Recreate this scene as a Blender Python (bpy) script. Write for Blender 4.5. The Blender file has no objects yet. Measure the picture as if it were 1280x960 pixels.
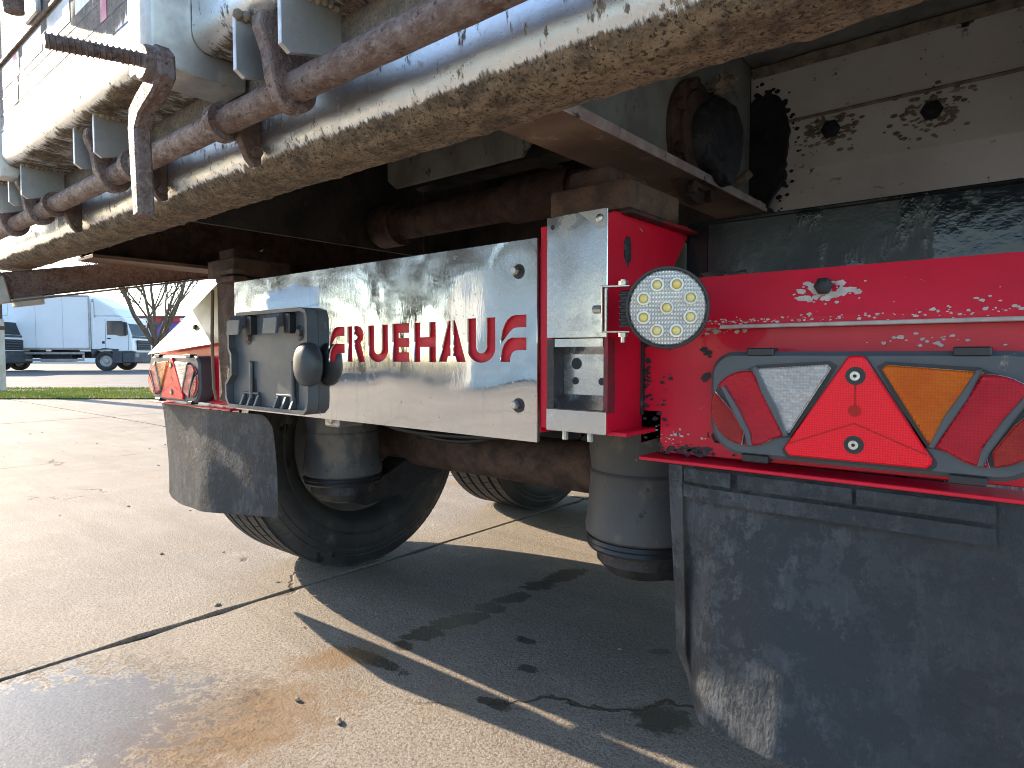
import bpy, bmesh, math, random
from mathutils import Vector, Matrix, noise as mnoise
R = math.radians
random.seed(7)
S = bpy.context.scene
COL = S.collection

# ------------------------------------------------------------------ camera, sky, sun, exposure
cam = bpy.data.cameras.new('camera'); camo = bpy.data.objects.new('camera', cam); COL.objects.link(camo)
camo.location = (0, -.95, .80); camo.rotation_euler = (R(90 - 2.648), 0, R(40.01))
cam.sensor_width = 36; cam.lens = 22.5; cam.clip_start = .02; cam.clip_end = 2000
S.camera = camo
SUN_AZ, SUN_EL = 5.0, 20.5            # light travels towards +X and a little +Y
w = bpy.data.worlds.new('World'); S.world = w; w.use_nodes = True
nt = w.node_tree; bg = nt.nodes['Background']
sky = nt.nodes.new('ShaderNodeTexSky'); sky.sky_type = 'NISHITA'; sky.sun_disc = False
sky.sun_elevation = R(SUN_EL); sky.sun_rotation = R(270 - SUN_AZ)
sky.air_density = 1.0; sky.dust_density = .5; sky.ozone_density = 2.2
nt.links.new(sky.outputs[0], bg.inputs[0]); bg.inputs[1].default_value = .15
sl = bpy.data.lights.new('sun', 'SUN'); sl.energy = 4.5; sl.angle = R(.5); sl.color = (1, .825, .63)
so = bpy.data.objects.new('sun', sl); COL.objects.link(so); so.location = (-20, -3, 10)
D = Vector((math.cos(R(SUN_EL)) * math.cos(R(SUN_AZ)), math.cos(R(SUN_EL)) * math.sin(R(SUN_AZ)), -math.sin(R(SUN_EL))))
so.rotation_euler = D.to_track_quat('-Z', 'Y').to_euler()
S.view_settings.view_transform = 'Standard'; S.view_settings.look = 'None'
S.view_settings.exposure = 1.75; S.view_settings.gamma = 1
S.render.engine = 'CYCLES'
S.cycles.filter_width = 1.0; S.cycles.max_bounces = 7; S.cycles.diffuse_bounces = 3; S.cycles.glossy_bounces = 4; S.cycles.transmission_bounces = 4

# ------------------------------------------------------------------ material helpers
class NT:
    def __init__(s, name):
        s.m = bpy.data.materials.new(name); s.m.use_nodes = True
        s.t = s.m.node_tree; s.b = s.t.nodes['Principled BSDF']
    def n(s, ty, **k):
        x = s.t.nodes.new('ShaderNode' + ty)
        for a, v in k.items(): setattr(x, a, v)
        return x
    def l(s, a, b): s.t.links.new(a, b)
    def set(s, sock, v):
        if hasattr(v, 'is_output'): s.l(v, sock)
        else: sock.default_value = v
    def coord(s, kind='Object', scale=(1, 1, 1), loc=(0, 0, 0)):
        if kind == 'World': o = s.n('NewGeometry').outputs['Position']
        else: o = s.n('TexCoord').outputs[kind]
        mp = s.n('Mapping'); s.l(o, mp.inputs[0]); mp.inputs['Scale'].default_value = scale; mp.inputs['Location'].default_value = loc
        return mp.outputs[0]
    def noise(s, co, scale, detail=6, rough=.6, dist=0):
        x = s.n('TexNoise'); s.l(co, x.inputs['Vector']); x.inputs['Scale'].default_value = scale
        x.inputs['Detail'].default_value = detail; x.inputs['Roughness'].default_value = rough; x.inputs['Distortion'].default_value = dist
        return x.outputs['Fac']
    def ramp(s, v, lo, hi, a=0., b=1.):
        x = s.n('MapRange'); x.interpolation_type = 'SMOOTHSTEP'; s.l(v, x.inputs[0])
        for i, q in enumerate((lo, hi, a, b)): x.inputs[i + 1].default_value = q
        return x.outputs[0]
    def math(s, op, a, b=0.):
        x = s.n('Math', operation=op); s.set(x.inputs[0], a); s.set(x.inputs[1], b); return x.outputs[0]
    def mix(s, f, a, b):
        x = s.n('Mix', data_type='RGBA'); s.set(x.inputs['Factor'], f)
        s.set(x.inputs[6], a if hasattr(a, 'is_output') else (*a, 1)); s.set(x.inputs[7], b if hasattr(b, 'is_output') else (*b, 1)); return x.outputs[2]
    def mixf(s, f, a, b):
        x = s.n('Mix', data_type='FLOAT'); s.set(x.inputs[0], f); s.set(x.inputs[2], a); s.set(x.inputs[3], b); return x.outputs[0]
    def bump(s, h, strength=.3, dist=.01, prev=None):
        x = s.n('Bump'); x.inputs['Strength'].default_value = strength; x.inputs['Distance'].default_value = dist
        s.l(h, x.inputs['Height'])
        if prev is not None: s.l(prev, x.inputs['Normal'])
        return x.outputs[0]
    def out(s, color=None, rough=None, metal=None, normal=None, coat=0, spec=None):
        b = s.b
        if color is not None: s.set(b.inputs['Base Color'], color if hasattr(color, 'is_output') else (*color, 1))
        if rough is not None: s.set(b.inputs['Roughness'], rough)
        if metal is not None: s.set(b.inputs['Metallic'], metal)
        if normal is not None: s.l(normal, b.inputs['Normal'])
        if coat: b.inputs['Coat Weight'].default_value = coat; b.inputs['Coat Roughness'].default_value = .08
        if spec is not None: b.inputs['Specular IOR Level'].default_value = spec
        return s.m

def pm(name, a, b=None, scale=8, rough=.5, rough2=None, metal=0, bump=.2, bscale=80, bdist=.003, layers=(), coat=0, stretch=(1, 1, 1), spec=None, kind='Object'):
    """two-tone base, then layers of (colour, noise scale, lo, hi, roughness, metal, stretch) laid over it"""
    t = NT(name); co = t.coord(kind, stretch)
    f = t.ramp(t.noise(co, scale), .35, .65)
    c = t.mix(f, a, b if b else tuple(x * .8 for x in a))
    r = t.mixf(f, rough, rough2 if rough2 is not None else min(1, rough * 1.15)); me = metal
    h = t.noise(t.coord(kind), bscale, 4)
    for i, (lc, ls, lo, hi, lr, lm, st) in enumerate(layers):
        m = t.ramp(t.noise(t.coord(kind, st, (3.1 * i + 1, 7.7 * i, 2.3 * i)), ls, 8, .65), lo, hi)
        c = t.mix(m, c, lc); r = t.mixf(m, r, lr); me = t.mixf(m, me, lm)
        h = t.math('ADD', h, t.math('MULTIPLY', m, .6))
    return t.out(c, r, me, t.bump(h, bump, bdist), coat, spec)

M = {}
BROWN = (.21, .145, .085)
M['rust'] = pm('rusty_steel', (.115, .062, .045), (.19, .135, .12), 30, .75, .6, .25, .6, 140, .004,
               [((.235, .185, .165), 150, .42, .66, .55, .3, (.5, 1, 1)), ((.17, .08, .04), 22, .52, .74, .9, 0, (.6, 1, 1)), ((.045, .03, .024), 120, .56, .68, .9, 0, (1, 1, 1)), ((.30, .27, .25), 260, .60, .70, .5, .3, (1, 1, 1))])
M['darkrust'] = pm('dark_rusty_steel', (.055, .034, .026), (.12, .072, .052), 22, .8, .7, .1, .7, 110, .005,
                   [((.13, .07, .05), 35, .55, .68, .9, 0, (1, 1, 1))])
M['red'] = pm('red_paint', (.68, .005, .032), (.55, .005, .027), 4, .34, .48, 0, .1, 60, .002, spec=.35, layers=
              [((.5, .04, .05), 3, .55, .9, .6, 0, (1, 1, 2)), ((.32, .012, .025), 7, .62, .78, .6, 0, (1, 1, .5)), ((.42, .36, .35), 60, .685, .695, .6, .2, (.5, 1, 1.4)), ((.018, .014, .014), 24, .685, .695, .7, 0, (1, 1, .7)), ((.25, .01, .015), 5, .62, .85, .6, 0, (2, 2, .5))], coat=.15)
M['chipwhite'] = pm('bare_scuffed_metal', (.55, .51, .48), (.4, .34, .32), 80, .6, .5, .2, .1, 90, .001)
M['redchip'] = pm('chipped_red_paint', (.64, .005, .033), (.52, .005, .027), 4, .38, .5, 0, .12, 60, .002, spec=.3, layers=
                  [((.42, .01, .025), 9, .52, .75, .55, 0, (.3, 1, 1)), ((.55, .5, .47), 95, .685, .70, .55, .3, (.45, 1, 1.2)), ((.02, .015, .015), 26, .69, .70, .7, 0, (1, 1, .6))])
M['reddirty'] = pm('grimy_red_paint', (.25, .008, .02), (.03, .02, .02), 6, .5, .7, 0, .2, 70, .003,
                   [((.025, .02, .02), 9, .5, .62, .75, 0, (1, 1, .6))])
M['redletter'] = pm('red_backing_paint', (.62, .006, .022), (.5, .005, .02), 30, .38, .5, 0, .05, 60, .001,
                    [((.03, .012, .012), 24, .66, .72, .7, 0, (1, 1, 1))])
M['greypaint'] = pm('grey_beam_paint', (.76, .735, .68), (.67, .64, .58), 6, .42, .55, 0, .15, 160, .002,
                    [((.07, .06, .05), 60, .64, .7, .8, 0, (1, 1, 1)), ((.02, .02, .022), 7, .66, .70, .55, 0, (1, 1, 1)), ((.36, .32, .26), 26, .64, .70, .8, 0, (.6, 1, 1.4))])
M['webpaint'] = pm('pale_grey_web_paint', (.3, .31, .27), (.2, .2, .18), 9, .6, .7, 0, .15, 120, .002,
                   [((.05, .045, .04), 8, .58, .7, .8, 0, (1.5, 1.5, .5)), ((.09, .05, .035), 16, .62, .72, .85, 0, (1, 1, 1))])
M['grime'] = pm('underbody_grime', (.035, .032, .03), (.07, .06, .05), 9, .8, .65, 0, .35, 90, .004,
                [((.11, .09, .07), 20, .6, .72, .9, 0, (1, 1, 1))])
M['flange'] = pm('muddy_flange', (.2, .14, .095), (.13, .075, .055), 7, .75, .65, 0, .3, 70, .003,
                 [((.17, .03, .03), 10, .6, .7, .6, 0, (1, 1, 1)), ((.3, .22, .15), 18, .6, .7, .9, 0, (1, 1, 1))])
M['galv'] = pm('galvanised_steel', (.5, .5, .49), (.4, .4, .39), 26, .42, .52, .85, .15, 90, .002,
               [((.3, .24, .17), 12, .6, .72, .8, .1, (1, 1, 1)), ((.16, .12, .09), 34, .68, .74, .9, 0, (1, 1, 1))])
M['wetblack'] = pm('wet_black_panel', (.008, .012, .015), (.018, .024, .028), 7, .28, .5, 0, .25, 50, .004,
                   [((.004, .006, .008), 5, .5, .56, .12, 0, (1, 1, .35)), ((.09, .1, .1), 45, .68, .74, .7, 0, (1, 1, 1))])
M['grease'] = pm('black_grease', (.010, .011, .014), (.028, .028, .032), 20, .4, .65, 0, .6, 60, .006, [((.07, .065, .06), 45, .58, .68, .85, 0, (1, 1, 1))])
M['crust'] = pm('dry_dirt_crust', (.36, .3, .22), (.2, .16, .12), 40, .95, .9, 0, .9, 120, .006)
M['plastic'] = pm('charcoal_plastic', (.085, .096, .108), (.065, .074, .084), 8, .42, .5, 0, .1, 220, .001,
                  [((.12, .125, .13), 9, .6, .74, .6, 0, (1, 1, 1)), ((.22, .2, .17), 50, .68, .74, .85, 0, (1, 1, .4))])
M['lampdark'] = pm('dark_lamp_plastic', (.04, .046, .054), (.032, .037, .043), 12, .36, .46, 0, .1, 120, .001)
M['blackplastic'] = pm('black_plastic', (.02, .021, .024), None, 8, .35, .45, 0, .1, 150, .001)
M['bellows'] = pm('bellows_rubber', (.05, .053, .058), (.075, .076, .078), 6, .55, .65, 0, .12, 120, .001,
                  [((.17, .15, .125), 9, .52, .66, .85, 0, (1, 1, .6)), ((.16, .165, .17), 34, .66, .74, .6, 0, (2, 2, .6)), ((.03, .03, .032), 40, .62, .68, .7, 0, (1, 1, 1))])
M['screw'] = pm('zinc_screw', (.62, .62, .6), (.5, .48, .44), 60, .3, .4, 1, .05, 80, .001)
M['whitedust'] = pm('worn_white_edge', (.5, .46, .42), (.4, .3, .28), 30, .7, .6, .1, .2, 60, .002, [((.08, .06, .06), 18, .6, .66, .8, 0, (.3, 1, 1))])
M['sunpanel'] = pm('sun_glare_panel', (.66, .56, .34), (.55, .43, .22), 8, .35, .45, 0, .1, 40, .002)  # overexposed sunlight put into the colour as pale yellow
M['tape_white'] = pm('white_reflective_tape', (.75, .75, .74), (.62, .62, .6), 60, .3, .4, .2, .05, 90, .001)
M['tape_red'] = pm('red_reflective_tape', (.5, .02, .1), (.4, .03, .1), 40, .35, .45, 0, .05, 90, .001)

def stainless():
    t = NT('polished_stainless'); co = t.coord()
    warp = t.noise(t.coord(scale=(1, 1, 1)), 3.2, 2, .4)
    # the sheet is pulled in round its two bolts
    sx = t.n('SeparateXYZ'); t.l(t.n('TexCoord').outputs['Object'], sx.inputs[0])
    h = warp
    for bx, bz in ((-.692, .94), (-.694, .713)):
        dx = t.math('SUBTRACT', sx.outputs[0], bx); dz = t.math('SUBTRACT', sx.outputs[2], bz)
        d = t.math('SQRT', t.math('ADD', t.math('MULTIPLY', dx, dx), t.math('MULTIPLY', dz, dz)))
        h = t.math('SUBTRACT', h, t.ramp(d, .005, .075, .16 if bz > .8 else .05, 0.))
    b1 = t.bump(h, .3, .02)
    fine = t.noise(t.coord(scale=(1, 1, .25)), 130, 4)
    b2 = t.bump(fine, .04, .001, b1)
    sm = t.ramp(t.noise(co, 11, 8, .7), .42, .72)
    drip = t.ramp(t.noise(t.coord(scale=(22, 1, 1.6)), 3, 6), .5, .75)
    spots = t.math('MAXIMUM', t.ramp(t.noise(co, 90, 7, .7), .62, .67), t.ramp(t.noise(t.coord(scale=(1, 1, 2)), 28, 9, .78), .61, .65))
    film = t.ramp(t.noise(t.coord(scale=(1, 1, 3)), 2.2, 5, .6), .45, .75, .0, .16)
    film = t.math('MAXIMUM', film, t.math('MULTIPLY', drip, .16)); film = t.math('MAXIMUM', film, t.math('MULTIPLY', spots, .55))
    c = t.mix(film, (.66, .66, .64), (.34, .31, .26))
    r = t.math('ADD', t.math('MULTIPLY', sm, .06), .02); r = t.math('ADD', r, t.math('MULTIPLY', film, .35))
    me = t.mixf(film, 1., .35)
    return t.out(c, r, me, b2)
M['stainless'] = stainless()

def brushed():
    t = NT('mottled_stainless'); co = t.coord()
    n1 = t.noise(co, 55, 4); warp = t.noise(co, 5, 2)
    b = t.bump(n1, .12, .002, t.bump(warp, .3, .01))
    film = t.ramp(t.noise(co, 16, 7, .7), .5, .72, .04, .6)
    return t.out(t.mix(film, (.64, .65, .66), (.36, .33, .28)), t.math('ADD', .17, t.math('MULTIPLY', film, .35)), t.mixf(film, 1., .4), b)
M['brushed'] = brushed()

def beam_mat(name, zc, k=.77):
    """dirty bare metal: vertical streaks of road dirt, a crust below the round nose, a cleaner band left on the round nose for its highlight"""
    t = NT(name); co = t.coord(); sx = t.n('SeparateXYZ'); t.l(co, sx.inputs[0]); z = sx.outputs[2]
    streak = t.noise(t.coord(scale=(1, .3, .1)), 150, 6, .7); broad = t.noise(co, 9, 9, .72); fine = t.noise(co, 190, 6, .7)
    def patch(lo, hi, k, a0, a1):
        v = t.math('ADD', t.math('MULTIPLY', t.ramp(z, lo, hi), k), t.math('MULTIPLY', t.math('SUBTRACT', broad, .5), 1.6))
        v = t.math('ADD', v, t.math('MULTIPLY', t.math('SUBTRACT', streak, .5), 1.1)); return t.ramp(v, a0, a1)
    low = patch(zc - .014 * k, zc - .056 * k, 1.25, .34, .62)
    high = t.math('MULTIPLY', patch(zc + .03 * k, zc + .10 * k, .75, .32, .62), .85)  # dirt colour kept off the band where the nose highlight falls
    spots = t.ramp(t.noise(t.coord(scale=(1, 1, .45)), 75, 8, .72), .58, .63, 0., .85)
    d = t.math('MAXIMUM', t.math('MAXIMUM', low, high), spots)
    dc = t.mix(t.ramp(t.noise(t.coord(scale=(.7, 1, 1)), 34, 10, .8), .34, .64), (.26, .19, .12), (.06, .04, .025))
    dc = t.mix(t.ramp(fine, .53, .59), dc, (.03, .02, .014)); dc = t.mix(t.ramp(t.noise(co, 55, 8, .75), .62, .68), dc, (.28, .23, .17))
    c = t.mix(d, (.68, .69, .70), dc)
    r = t.mixf(d, t.math('ADD', .16, t.math('MULTIPLY', fine, .3)), .85); me = t.mixf(d, .92, .05)
    h = t.math('ADD', t.math('MULTIPLY', d, t.noise(co, 75, 6, .7)), t.math('MULTIPLY', fine, .15))
    return t.out(c, r, me, t.bump(h, .7, .006))
M['beam'] = beam_mat('dirty_beam_metal', 1.1203)
M['gatemetal'] = beam_mat('dirty_tailgate_metal', 1.258)

def rubber_mat(name, x0, x1):
    t = NT(name); co = t.coord(); sx = t.n('SeparateXYZ'); t.l(co, sx.inputs[0]); side = t.ramp(sx.outputs[0], x0, x1, 1., .25)
    dust = t.ramp(t.noise(t.coord(scale=(1.2, 1, 1)), 13, 12, .8), .48, .54)
    dust = t.math('MULTIPLY', dust, side)
    scr = t.ramp(t.noise(t.coord(scale=(1.6, 1, .5)), 30, 9, .75), .52, .57)
    fleck = t.ramp(t.noise(t.coord(scale=(1, 1, .5)), 200, 4, .6), .66, .70)
    c = t.mix(t.math('MULTIPLY', dust, .5), (.060, .067, .077), (.16, .17, .183)); c = t.mix(t.math('MULTIPLY', t.math('MULTIPLY', scr, dust), .35), c, (.24, .25, .26)); c = t.mix(t.math('MULTIPLY', fleck, .4), c, (.17, .165, .155))
    h = t.math('ADD', t.math('MULTIPLY', t.noise(t.coord(scale=(1, 1, .45)), 190, 4), 1.), t.math('MULTIPLY', t.noise(co, 40, 4), .8))
    return t.out(c, t.mixf(dust, .5, .62), 0., t.bump(h, .7, .0035), spec=.45)
M['rubber'] = rubber_mat('mudflap_rubber', -.42, -.02)
M['tyre'] = pm('tyre_rubber', (.022, .023, .025), (.04, .04, .04), 14, .62, .7, 0, .25, 110, .002,
               [((.12, .105, .085), 10, .56, .72, .95, 0, (1, 1, 1)), ((.012, .012, .013), 12, .6, .66, .3, 0, (1, 1, 1))])

def lens_mat(name, c1, c2, rs=560, ribs=True):
    t = NT(name); co = t.coord()
    w1 = t.n('TexWave', wave_type='BANDS', bands_direction='X'); t.l(co, w1.inputs[0]); w1.inputs['Scale'].default_value = rs / 6.28
    w2 = t.n('TexWave', wave_type='BANDS', bands_direction='Z'); t.l(co, w2.inputs[0]); w2.inputs['Scale'].default_value = rs / 6.28
    g = t.math('MULTIPLY', w1.outputs['Fac'], w2.outputs['Fac'])
    big = t.ramp(t.noise(co, 22, 3), .35, .7)
    c = t.mix(big, c1, c2); c = t.mix(t.ramp(g, .05, .5, .3, 0.), c, tuple(x * .55 for x in c1))
    dirt = t.ramp(t.noise(co, 60, 7, .7), .6, .75, 0., .5); c = t.mix(dirt, c, (.25, .2, .17))
    t.b.inputs['Transmission Weight'].default_value = .8; t.b.inputs['IOR'].default_value = 1.25
    return t.out(c, t.mixf(dirt, .12, .5), 0., t.bump(g, .5, .0015), coat=.3)
M['lens_red'] = lens_mat('red_lens', (.92, .06, .11), (.8, .045, .10)); M['lens_dark'] = lens_mat('dark_red_lens', (.75, .10, .08), (.62, .06, .07))
M['lens_amber'] = lens_mat('amber_lens', (1., .37, .03), (.95, .28, .02)); M['lens_clear'] = lens_mat('clear_lens', (.92, .91, .9), (.8, .8, .8), 480)

def reflector_mat():
    t = NT('red_reflector'); co = t.coord()
    v = t.n('TexVoronoi'); t.l(co, v.inputs['Vector']); v.inputs['Scale'].default_value = 330; v.inputs['Randomness'].default_value = .15
    f = t.ramp(v.outputs['Distance'], .2, .55)
    c = t.mix(f, (.98, .012, .03), (.8, .002, .016))
    return t.out(c, .3, 0., t.bump(v.outputs['Distance'], .3, .001), coat=.1, spec=.3)
M['reflector'] = reflector_mat()
def bowl_mat():
    t = NT('silver_bowl'); v = t.n('TexVoronoi'); t.l(t.coord(), v.inputs['Vector']); v.inputs['Scale'].default_value = 150
    return t.out((.82, .8, .78), .3, .55, t.bump(v.outputs['Distance'], .6, .003))
M['bowl'] = bowl_mat()

def ledlens_mat():
    t = NT('ribbed_led_lens'); co = t.coord()
    w1 = t.n('TexWave', wave_type='BANDS', bands_direction='X'); t.l(co, w1.inputs[0]); w1.inputs['Scale'].default_value = 75
    w2 = t.n('TexWave', wave_type='BANDS', bands_direction='Z'); t.l(co, w2.inputs[0]); w2.inputs['Scale'].default_value = 55
    g = t.math('MULTIPLY', w1.outputs['Fac'], w2.outputs['Fac'])
    c = t.mix(t.ramp(g, .1, .45), (.42, .41, .38), (.88, .87, .82))
    return t.out(c, .18, .25, t.bump(g, .6, .003), coat=.5)
M['ledlens'] = ledlens_mat()
M['led_yellow'] = pm('led_phosphor', (.85, .62, .12), (.8, .7, .35), 60, .3, .3, 0, .05, 80, .001)
M['led_ring'] = pm('led_collar', (.85, .84, .78), None, 30, .2, .25, 0, .02, 80, .001, coat=.4)

def concrete():
    t = NT('yard_concrete'); P = t.coord('World'); sx = t.n('SeparateXYZ'); t.l(P, sx.inputs[0])
    big = t.noise(P, .9, 6, .6); mid = t.noise(P, 6, 8, .7); fine = t.noise(P, 140, 5, .7); grit = t.noise(P, 320, 3, .6)
    sweep = t.noise(t.coord('World', (.25, 1.6, 1)), 3, 7, .7)
    c = t.mix(t.ramp(big, .35, .65), (.34, .298, .245), (.25, .221, .184)); c = t.mix(t.ramp(mid, .45, .75, 0., .7), c, (.38, .345, .29))
    c = t.mix(t.ramp(sweep, .46, .64, 0., .75), c, (.225, .197, .16))
    c = t.mix(t.ramp(fine, .36, .56, .85, 0.), c, (.135, .108, .08)); c = t.mix(t.ramp(t.noise(P, 38, 8, .75), .56, .64, 0., .5), c, (.17, .14, .105)); c = t.mix(t.ramp(grit, .58, .68, 0., .7), c, (.56, .52, .45))
    c = t.mix(t.ramp(t.noise(P, 2.3, 6, .65), .58, .74, 0., .5), c, (.36, .25, .14))
    # cracks
    wv = t.n('VectorMath', operation='ADD'); t.l(P, wv.inputs[0])
    nz = t.n('TexNoise'); t.l(P, nz.inputs['Vector']); nz.inputs['Scale'].default_value = 5; nz.inputs['Detail'].default_value = 6
    sc = t.n('VectorMath', operation='SCALE'); t.l(nz.outputs['Color'], sc.inputs[0]); sc.inputs['Scale'].default_value = .28; t.l(sc.outputs[0], wv.inputs[1])
    vo = t.n('TexVoronoi', feature='DISTANCE_TO_EDGE'); t.l(wv.outputs[0], vo.inputs['Vector']); vo.inputs['Scale'].default_value = .62
    ck = t.math('MULTIPLY', t.ramp(vo.outputs['Distance'], .0015, .006, 1., 0.), t.ramp(t.noise(P, 1.1, 2), .56, .62))
    c = t.mix(t.math('MULTIPLY', ck, .85), c, (.07, .05, .03))
    r = t.mixf(t.ramp(fine, .4, .7), .75, .92); h = t.math('ADD', t.math('MULTIPLY', fine, 1.1), t.math('MULTIPLY', t.noise(P, 45, 8, .7), 1.3)); h = t.math('SUBTRACT', h, t.math('MULTIPLY', ck, 2.))
    # oil drips and stains where they lie on the yard
    edge = t.math('MULTIPLY', t.math('SUBTRACT', t.noise(P, 26, 7, .72), .5), 2.4)
    def spot(x, y, a, b, ang, soft=.18):
        dx = t.math('SUBTRACT', sx.outputs[0], x); dy = t.math('SUBTRACT', sx.outputs[1], y)
        ca, sa = math.cos(R(ang)), math.sin(R(ang))
        u = t.math('DIVIDE', t.math('ADD', t.math('MULTIPLY', dx, ca), t.math('MULTIPLY', dy, sa)), a)
        v = t.math('DIVIDE', t.math('SUBTRACT', t.math('MULTIPLY', dy, ca), t.math('MULTIPLY', dx, sa)), b)
        d = t.math('ADD', t.math('SQRT', t.math('ADD', t.math('MULTIPLY', u, u), t.math('MULTIPLY', v, v))), edge)
        return t.ramp(d, 1 - soft, 1 + soft, 1., 0.)
    oil = None
    for s in ((-1.325, .92, .10, .045, 80), (-1.335, .78, .06, .04, 60), (-1.33, .64, .075, .035, 75), (-1.33, .53, .045, .045, 0), (-1.34, .40, .11, .04, 70), (-1.35, .27, .06, .04, 60), (-1.335, .08, .11, .022, 0),
              (-1.34, .18, .03, .025, 0), (-.635, .31, .062, .05, 20), (-.95, .125, .05, .02, 10), (-1.0, .30, .03, .02, 0), (-1.1, .42, .03, .02, 0), (-.78, .60, .03, .02, 30)):
        m = spot(*s); oil = m if oil is None else t.math('MAXIMUM', oil, m)
    c = t.mix(t.math('MULTIPLY', oil, .9), c, (.025, .02, .016)); r = t.mixf(oil, r, .45)
    brown = t.math('MAXIMUM', spot(-1.33, -.31, .24, .15, 75, .5), spot(-1.42, .02, .10, .06, 60, .6))
    brown = t.math('MAXIMUM', brown, t.math('MULTIPLY', spot(-2.6, 1.9, .5, .1, 20, .6), .5))
    c = t.mix(t.math('MULTIPLY', brown, t.ramp(mid, .3, .6, .45, .85)), c, (.20, .115, .045))
    wet = spot(-1.66, -.60, .42, .26, 50, .6)
    wet2 = t.ramp(t.math('ADD', wet, t.math('MULTIPLY', t.math('SUBTRACT', mid, .5), .7)), .3, .85)
    c = t.mix(t.math('MULTIPLY', wet2, .6), c, (.11, .105, .10)); r = t.mixf(t.ramp(wet2, .3, .9), r, .22)
    h = t.math('MULTIPLY', h, t.ramp(wet2, .0, .35, 1., .12))
    return t.out(c, r, 0., t.bump(h, .8, .006), spec=.25)
M['concrete'] = concrete()
M['soil'] = pm('joint_soil_and_moss', (.09, .075, .055), (.05, .042, .032), 9, .95, .95, 0, .8, 60, .01, [((.13, .13, .02), 5, .56, .64, .9, 0, (1, 1, 1))], kind='World')
M['field'] = pm('rough_ground', (.22, .2, .13), (.12, .13, .05), .3, .95, .95, 0, .5, 4, .05, kind='World')
M['asphalt'] = pm('road_asphalt', (.12, .115, .11), (.09, .088, .085), 1.2, .85, .9, 0, .4, 60, .01, kind='World')
M['grass'] = pm('grass_blades', (.2, .27, .02), (.38, .38, .05), 1.4, .6, .7, 0, 0, 10, .001, kind='World')
M['bark'] = pm('grey_brown_bark', (.17, .13, .095), (.1, .075, .055), 12, .9, .9, 0, .6, 30, .01)
M['truckwhite'] = pm('white_truck_paint', (.84, .85, .86), (.8, .81, .82), 1, .3, .35, 0, .02, 3, .002, coat=.3)
M['truckgrey'] = pm('grey_truck_plastic', (.07, .075, .085), None, 3, .5, .6, 0, .05, 20, .002)
M['truckblack'] = pm('truck_chassis_black', (.02, .02, .022), None, 3, .6, .7, 0, .05, 20, .002)
M['glass'] = pm('dark_cab_glass', (.03, .045, .05), (.02, .03, .035), 1, .06, .08, 0, 0, 3, .001, spec=.8)
M['rim'] = pm('steel_rim', (.45, .45, .45), (.35, .35, .35), 6, .4, .5, .7, .05, 30, .001)
M['purple'] = pm('purple_cladding', (.13, .085, .33), (.11, .07, .28), .5, .5, .6, 0, .05, 2, .01)
M['signred'] = pm('red_fascia', (.6, .03, .03), None, .5, .5, .6, 0, .05, 2, .01)
M['yellow'] = pm('yellow_trim', (.6, .45, .03), None, .5, .5, .6, 0, .05, 2, .01)
M['corr'] = pm('corrugated_white_steel', (.68, .69, .69), (.55, .56, .55), 2, .4, .5, .1, .05, 10, .002, [((.4, .35, .28), 2, .62, .75, .8, 0, (1, 1, .3))])
M['concpost'] = pm('pale_concrete_post', (.52, .5, .44), (.4, .37, .32), 5, .85, .9, 0, .3, 60, .004)
M['water'] = NT('clear_water').m
_b = M['water'].node_tree.nodes['Principled BSDF']; _b.inputs['Transmission Weight'].default_value = 1; _b.inputs['Roughness'].default_value = .02; _b.inputs['IOR'].default_value = 1.33

# ------------------------------------------------------------------ mesh helpers
W = {}
SIZE = None            # set while a sub-assembly drawn larger than life is brought to its real size
def link(name, me, mat, parent=None, mw=None, kind=None):
    if SIZE is not None and me is not None: me.transform(SIZE)
    o = bpy.data.objects.new(name, me); COL.objects.link(o)
    if mat is not None and me is not None and not me.materials: me.materials.append(M[mat])
    mw = mw or Matrix.Identity(4); W[o] = mw
    if parent is not None:
        o.parent = parent; o.matrix_parent_inverse = W[parent].inverted()
    o.matrix_basis = mw
    if kind: o['kind'] = kind
    return o
def thing(name, label, cat, loc=(0, 0, 0), rz=0, group=None):
    o = link(name, None, None, None, Matrix.Translation(loc) @ Matrix.Rotation(rz, 4, 'Z'))
    return tag(o, label, cat, group)
def tag(o, label, cat, group=None):
    o['label'] = label; o['category'] = cat
    if group: o['group'] = group
    return o
def fin(bm, name='m', smooth=None):
    bmesh.ops.recalc_face_normals(bm, faces=bm.faces)
    me = bpy.data.meshes.new(name); bm.to_mesh(me); bm.free()
    if smooth is not None:
        for p in me.polygons: p.use_smooth = True
        me.set_sharp_from_angle(angle=R(smooth))
    return me
def b_box(bm, x0, x1, y0, y1, z0, z1, bev=0, mtx=None, seg=1):
    v = [bm.verts.new((x, y, z)) for x in (x0, x1) for y in (y0, y1) for z in (z0, z1)]
    fs = [bm.faces.new([v[i] for i in q]) for q in ((0, 1, 3, 2), (4, 6, 7, 5), (0, 4, 5, 1), (2, 3, 7, 6), (0, 2, 6, 4), (1, 5, 7, 3))]
    if mtx is not None: bmesh.ops.transform(bm, matrix=mtx, verts=v)
    if bev: bmesh.ops.bevel(bm, geom=list({e for f in fs for e in f.edges}), offset=bev, segments=seg, affect='EDGES', profile=.5)
def box(name, x0, x1, y0, y1, z0, z1, mat, parent=None, bev=.002, mtx=None, seg=1, kind=None, mw=None):
    bm = bmesh.new(); b_box(bm, x0, x1, y0, y1, z0, z1, bev, mtx, seg)
    return link(name, fin(bm, name, 35 if seg > 1 else None), mat, parent, mw, kind)
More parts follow.
